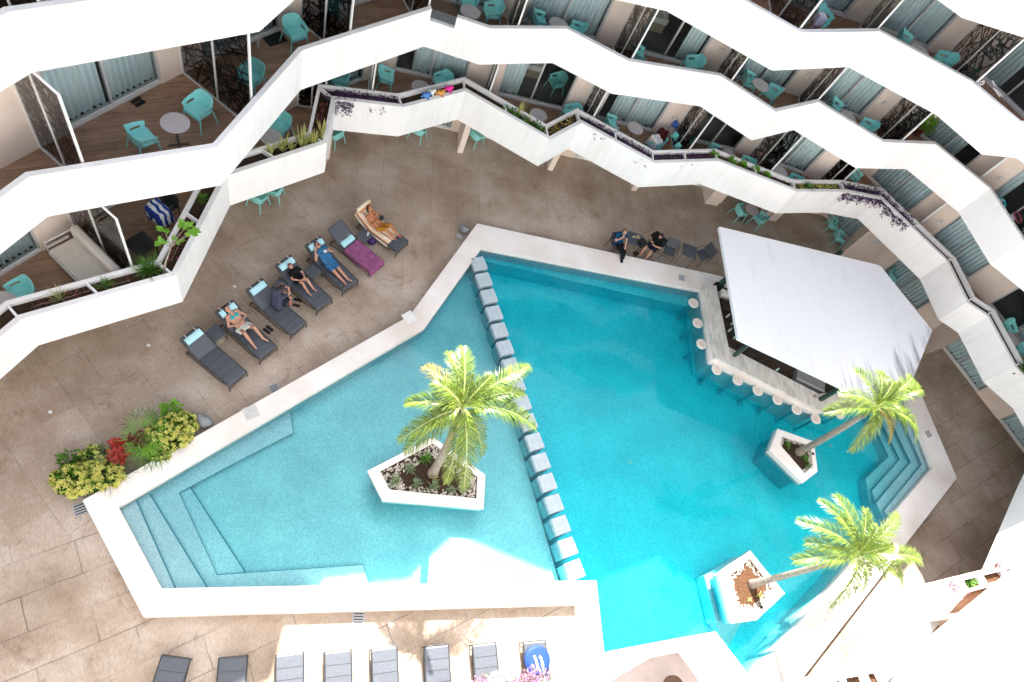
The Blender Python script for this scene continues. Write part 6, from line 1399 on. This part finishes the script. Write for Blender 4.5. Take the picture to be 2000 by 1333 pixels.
    mp = H + face * .095 * s - top * .05 * s; ey = [H + face * .088 * s + top * .018 * s + sidev * sg * .03 * s for sg in (-1, 1)]
    for pg in o.data.polygons:
        c = pg.center
        if (c - mp).length < .018 * s: pg.material_index = 1
        elif any((c - e).length < .012 * s for e in ey): pg.material_index = 2
    for nm, mt, e, prt, at_, lt_ in clothes:
        m_ = MB(); body(m_, e, prt, at_, lt_); g_ = fuse(m_, nm, [mt], .012, 1); g_.parent = o
    if hair:
        mt, ln = hair; m_ = MB(); ellip(m_, H - face * .018 * s + top * .022 * s, (.088 * s, .098 * s, .108 * s), R_)
        if ln > .05:
            for sg in (-1, 0, 1): capsule(m_, H - face * .05 * s + sidev * sg * .05 * s, H - face * .06 * s - top * ln * s + sidev * sg * .075 * s, .05 * s, .035 * s)
        # open the hair over the face
        g_ = fuse(m_, "hair", [mt], .010, 1); g_.parent = o
        bm = bmesh.new(); bm.from_mesh(g_.data)
        kill = [v for v in bm.verts if (v.co - H).dot(face) > .035 * s and (v.co - H).dot(top) < .062 * s]
        bmesh.ops.delete(bm, geom=kill, context='VERTS'); bm.to_mesh(g_.data); bm.free()
    return o, V
def mirror(J):
    J = dict(J)
    for k in list(J):
        if k.endswith('L') and k[:-1] + 'R' not in J: x, y, z = J[k]; J[k[:-1] + 'R'] = (-x, y, z)
    return J
cot = lambda n, c: mat(n, c, .9, .15, .12, 9)
# woman in turquoise, knees up, white cloth on her lap (lounger 2)
J = mirror(dict(pelvis=(0, 1.12, .47), chest=(0, 1.42, .62), neck=(0, 1.60, .73), head=(-.02, 1.70, .80), shL=(-.17, 1.54, .68), hipL=(-.09, 1.08, .45), front=(0, -.45, .9), face=(.2, -.55, .8), top=(0, .8, .5)))
J.update(elL=(-.30, 1.32, .56), wrL=(-.12, 1.16, .66), handL=(0, 1.10, .68), elR=(.30, 1.30, .58), wrR=(.10, 1.18, .68), handR=(.0, 1.1, .69), knL=(-.17, .80, .70), knR=(.17, .78, .68), anL=(-.15, .48, .40), anR=(.20, .45, .40), toeL=(-.17, .33, .39), toeR=(.24, .30, .39))
T2 = LT[1]; person(T2.location, T2.rotation_euler.z, J, [("bikini_top", cot("turquoise_cloth", (.02, .42, .48)), .0, ('bra',), 0, 0)], (M_hair_d, .16), "woman in a turquoise top reclining with a white cloth on her lap")
cl = MB()
for o_ in list(col.objects):
    pass
m_ = MB(); nx = 14
for i in range(nx + 1):
    for j in range(nx + 1): a, b = i / nx * 2 - 1, j / nx * 2 - 1; m_.v.append((a * .25, 1.02 + b * .13, .62 - .10 * a * a + .07 * b * (-1) + .012 * sin(a * 9 + b * 5)))
m_.f = [(i * (nx + 1) + j, (i + 1) * (nx + 1) + j, (i + 1) * (nx + 1) + j + 1, i * (nx + 1) + j + 1) for i in range(nx) for j in range(nx)]; m_.m = [0] * len(m_.f)
o = local_obj(m_, "lap_towel", cot("off_white_cloth", (.72, .74, .66)), T2, True); so = o.modifiers.new("s", 'SOLIDIFY'); so.thickness = .03; tag(o, "white cloth across the lap of the woman in turquoise", "towel")
# person in grey sitting sideways on lounger 3, hands to the face
J = dict(pelvis=(.08, 1.02, .46), chest=(.20, 1.08, .76), neck=(.30, 1.10, .92), head=(.38, 1.11, 1.0), shL=(.22, 1.25, .84), shR=(.24, .91, .84), hipL=(.10, 1.12, .44), hipR=(.10, .92, .44), front=(1, 0, .2), face=(.75, 0, -.6), top=(.5, 0, .8),
         elL=(.50, 1.30, .74), wrL=(.52, 1.22, .96), handL=(.46, 1.16, 1.02), elR=(.52, .92, .74), wrR=(.56, 1.0, .95), handR=(.48, 1.06, 1.01), knL=(.52, 1.14, .50), knR=(.52, .90, .50), anL=(.50, 1.14, .08), anR=(.50, .88, .08), toeL=(.66, 1.15, .04), toeR=(.66, .88, .04))
person(LT[2].location, LT[2].rotation_euler.z, J, [("shirt", cot("slate_shirt", (.055, .065, .10)), .016, ('torso', 'arms'), .5, 0), ("shorts", cot("dark_shorts", (.02, .02, .03)), .018, ('legs',), 0, .8)], (M_hair_d, .0), "person in a slate grey shirt sitting sideways on a lounger, hands at the face")
# boy in black on lounger 4
J = mirror(dict(pelvis=(0, 1.18, .44), chest=(0, 1.36, .60), neck=(0, 1.46, .70), head=(0, 1.53, .78), shL=(-.14, 1.41, .66), hipL=(-.075, 1.15, .43), front=(0, -.5, .9), face=(.1, -.7, .6), top=(0, .6, .8)))
J.update(elL=(-.22, 1.22, .60), wrL=(-.10, 1.02, .66), handL=(-.04, .97, .68), elR=(.2, 1.2, .6), wrR=(.08, 1.0, .68), handR=(.03, .95, .68), knL=(-.10, .90, .66), knR=(.10, .90, .66), anL=(-.10, .62, .40), anR=(.12, .64, .40), toeL=(-.10, .50, .38), toeR=(.14, .52, .38))
person(LT[3].location, LT[3].rotation_euler.z, J, [("t_shirt", cot("black_cotton", (.008, .008, .010)), .016, ('torso', 'arms'), .5, 0), ("shorts", cot("black_shorts", (.012, .012, .014)), .018, ('legs',), 0, .5), ], (M_hair_l, .0), "boy in a black T-shirt sitting on a lounger with his knees drawn up", s=.84)
# woman in the blue dress on lounger 5
J = mirror(dict(pelvis=(0, 1.02, .45), chest=(0, 1.32, .60), neck=(0, 1.50, .71), head=(-.02, 1.62, .80), shL=(-.17, 1.45, .67), hipL=(-.095, .98, .44), front=(0, -.45, .9), face=(.15, -.35, .9), top=(0, .9, .4)))
J.update(elL=(-.36, 1.28, .62), wrL=(-.22, 1.50, .76), handL=(-.12, 1.58, .80), elR=(.30, 1.26, .58), wrR=(.12, 1.30, .74), handR=(.02, 1.30, .76), knL=(-.11, .62, .46), knR=(.07, .60, .46), anL=(-.10, .22, .40), anR=(.06, .20, .40), toeL=(-.14, .10, .44), toeR=(.10, .09, .44))
_, V5 = person(LT[4].location, LT[4].rotation_euler.z, J, [("dress", cot("denim_blue_dress", (.035, .13, .28)), .02, ('torso', 'legs'), 0, .55)], (M_hair_d, .05), "woman in a blue dress lying back on a lounger holding a pale phone")
m_ = MB(); m_.box(-.04, 1.24, .79, .06, 1.34, .80); o = local_obj(m_, "phone", M_alul, LT[4]); tag(o, "pale phone held at the chest of the woman in the blue dress", "phone")
m_ = MB(); m_.tube([V5['head'] + Vector((-.07, -.06, .06)), V5['head'] + Vector((0, -.05, .10)), V5['head'] + Vector((.07, -.06, .06))], .016, 6); o = local_obj(m_, "sunglasses", M_black, LT[4]); tag(o, "dark sunglasses worn by the woman in the blue dress", "sunglasses")
# tanned sunbather on the striped towel
J = mirror(dict(pelvis=(0, 1.06, .46), chest=(.0, 1.36, .62), neck=(.03, 1.53, .75), head=(.08, 1.62, .86), shL=(-.17, 1.48, .70), hipL=(-.095, 1.02, .45), front=(0, -.45, .9), face=(.4, -.6, .6), top=(0, .7, .7)))
J.update(elL=(-.26, 1.20, .60), wrL=(-.02, 1.12, .74), handL=(.08, 1.12, .76), elR=(.30, 1.30, .64), wrR=(.16, 1.14, .76), handR=(.1, 1.08, .78), knL=(-.06, .72, .68), knR=(.16, .70, .70), anL=(.0, .46, .41), anR=(.20, .38, .41), toeL=(.0, .32, .40), toeR=(.24, .25, .40))
person(LT[6].location, LT[6].rotation_euler.z, J, [("shorts", cot("mustard_shorts", (.42, .19, .03)), .018, ('legs',), 0, .9)], (M_hair_d, .08), "tanned sunbather in mustard shorts reading on the striped towel", M_tan)
m_ = MB(); m_.box(-.10, -.07, 0, .10, .07, .012); o = m_.build("tablet", [M_black]); q = LT[6].matrix_basis @ Vector((.08, 1.08, .82)); o.location = q; o.rotation_euler = (.5, .1, LT[6].rotation_euler.z); tag(o, "dark tablet in the hands of the tanned sunbather", "tablet")
# seated man in the blue polo
J = mirror(dict(pelvis=(0, -.06, .54), chest=(0, -.14, .86), neck=(0, -.13, 1.04), head=(.0, -.08, 1.17), shL=(-.18, -.14, .97), hipL=(-.095, -.02, .52), front=(0, 1, 0), face=(.25, .85, .1), top=(0, -.1, 1)))
J.update(elL=(-.26, .02, .74), wrL=(-.16, .24, .66), handL=(-.10, .34, .64), elR=(.27, .03, .80), wrR=(.13, .10, 1.02), handR=(.06, .05, 1.11), knL=(-.08, .42, .56), knR=(.06, .44, .60), anL=(-.10, .62, .16), anR=(.04, .78, .24), toeL=(-.12, .76, .12), toeR=(.06, .93, .25))
person(c8.location, c8.rotation_euler.z, J, [("polo_shirt", cot("petrol_blue_polo", (.008, .055, .13)), .016, ('torso', 'arms'), .55, 0), ("trousers", cot("black_trousers", (.008, .009, .012)), .016, ('legs',), 0, 1.8)], (M_hair_l, .0), "man in a blue polo and black trousers sitting with a hand at his face")
# seated person in black
J = mirror(dict(pelvis=(0, -.06, .55), chest=(0, -.08, .88), neck=(0, -.02, 1.05), head=(.0, .06, 1.16), shL=(-.20, -.06, .98), hipL=(-.11, -.02, .53), front=(0, 1, 0), face=(-.1, .85, -.3), top=(0, .2, 1)))
J.update(elL=(-.30, .12, .76), wrL=(-.12, .34, .84), handL=(-.02, .40, .88), elR=(.30, .10, .78), wrR=(.12, .36, .92), handR=(.04, .42, .98), knL=(-.15, .42, .56), knR=(.13, .44, .56), anL=(-.16, .46, .12), anR=(.10, .50, .10), toeL=(-.18, .62, .05), toeR=(.12, .66, .05))
person(c9.location, c9.rotation_euler.z, J, [("t_shirt", cot("black_tee", (.008, .009, .010)), .05, ('torso', 'arms'), .6, 0), ("shorts", cot("navy_shorts", (.012, .016, .035)), .03, ('legs',), 0, .75)], (M_hair_d, .2), "long-haired person in a loose black T-shirt sitting at the small table")
o = bpy.data.objects.get("t")
if o: bpy.data.objects.remove(o)
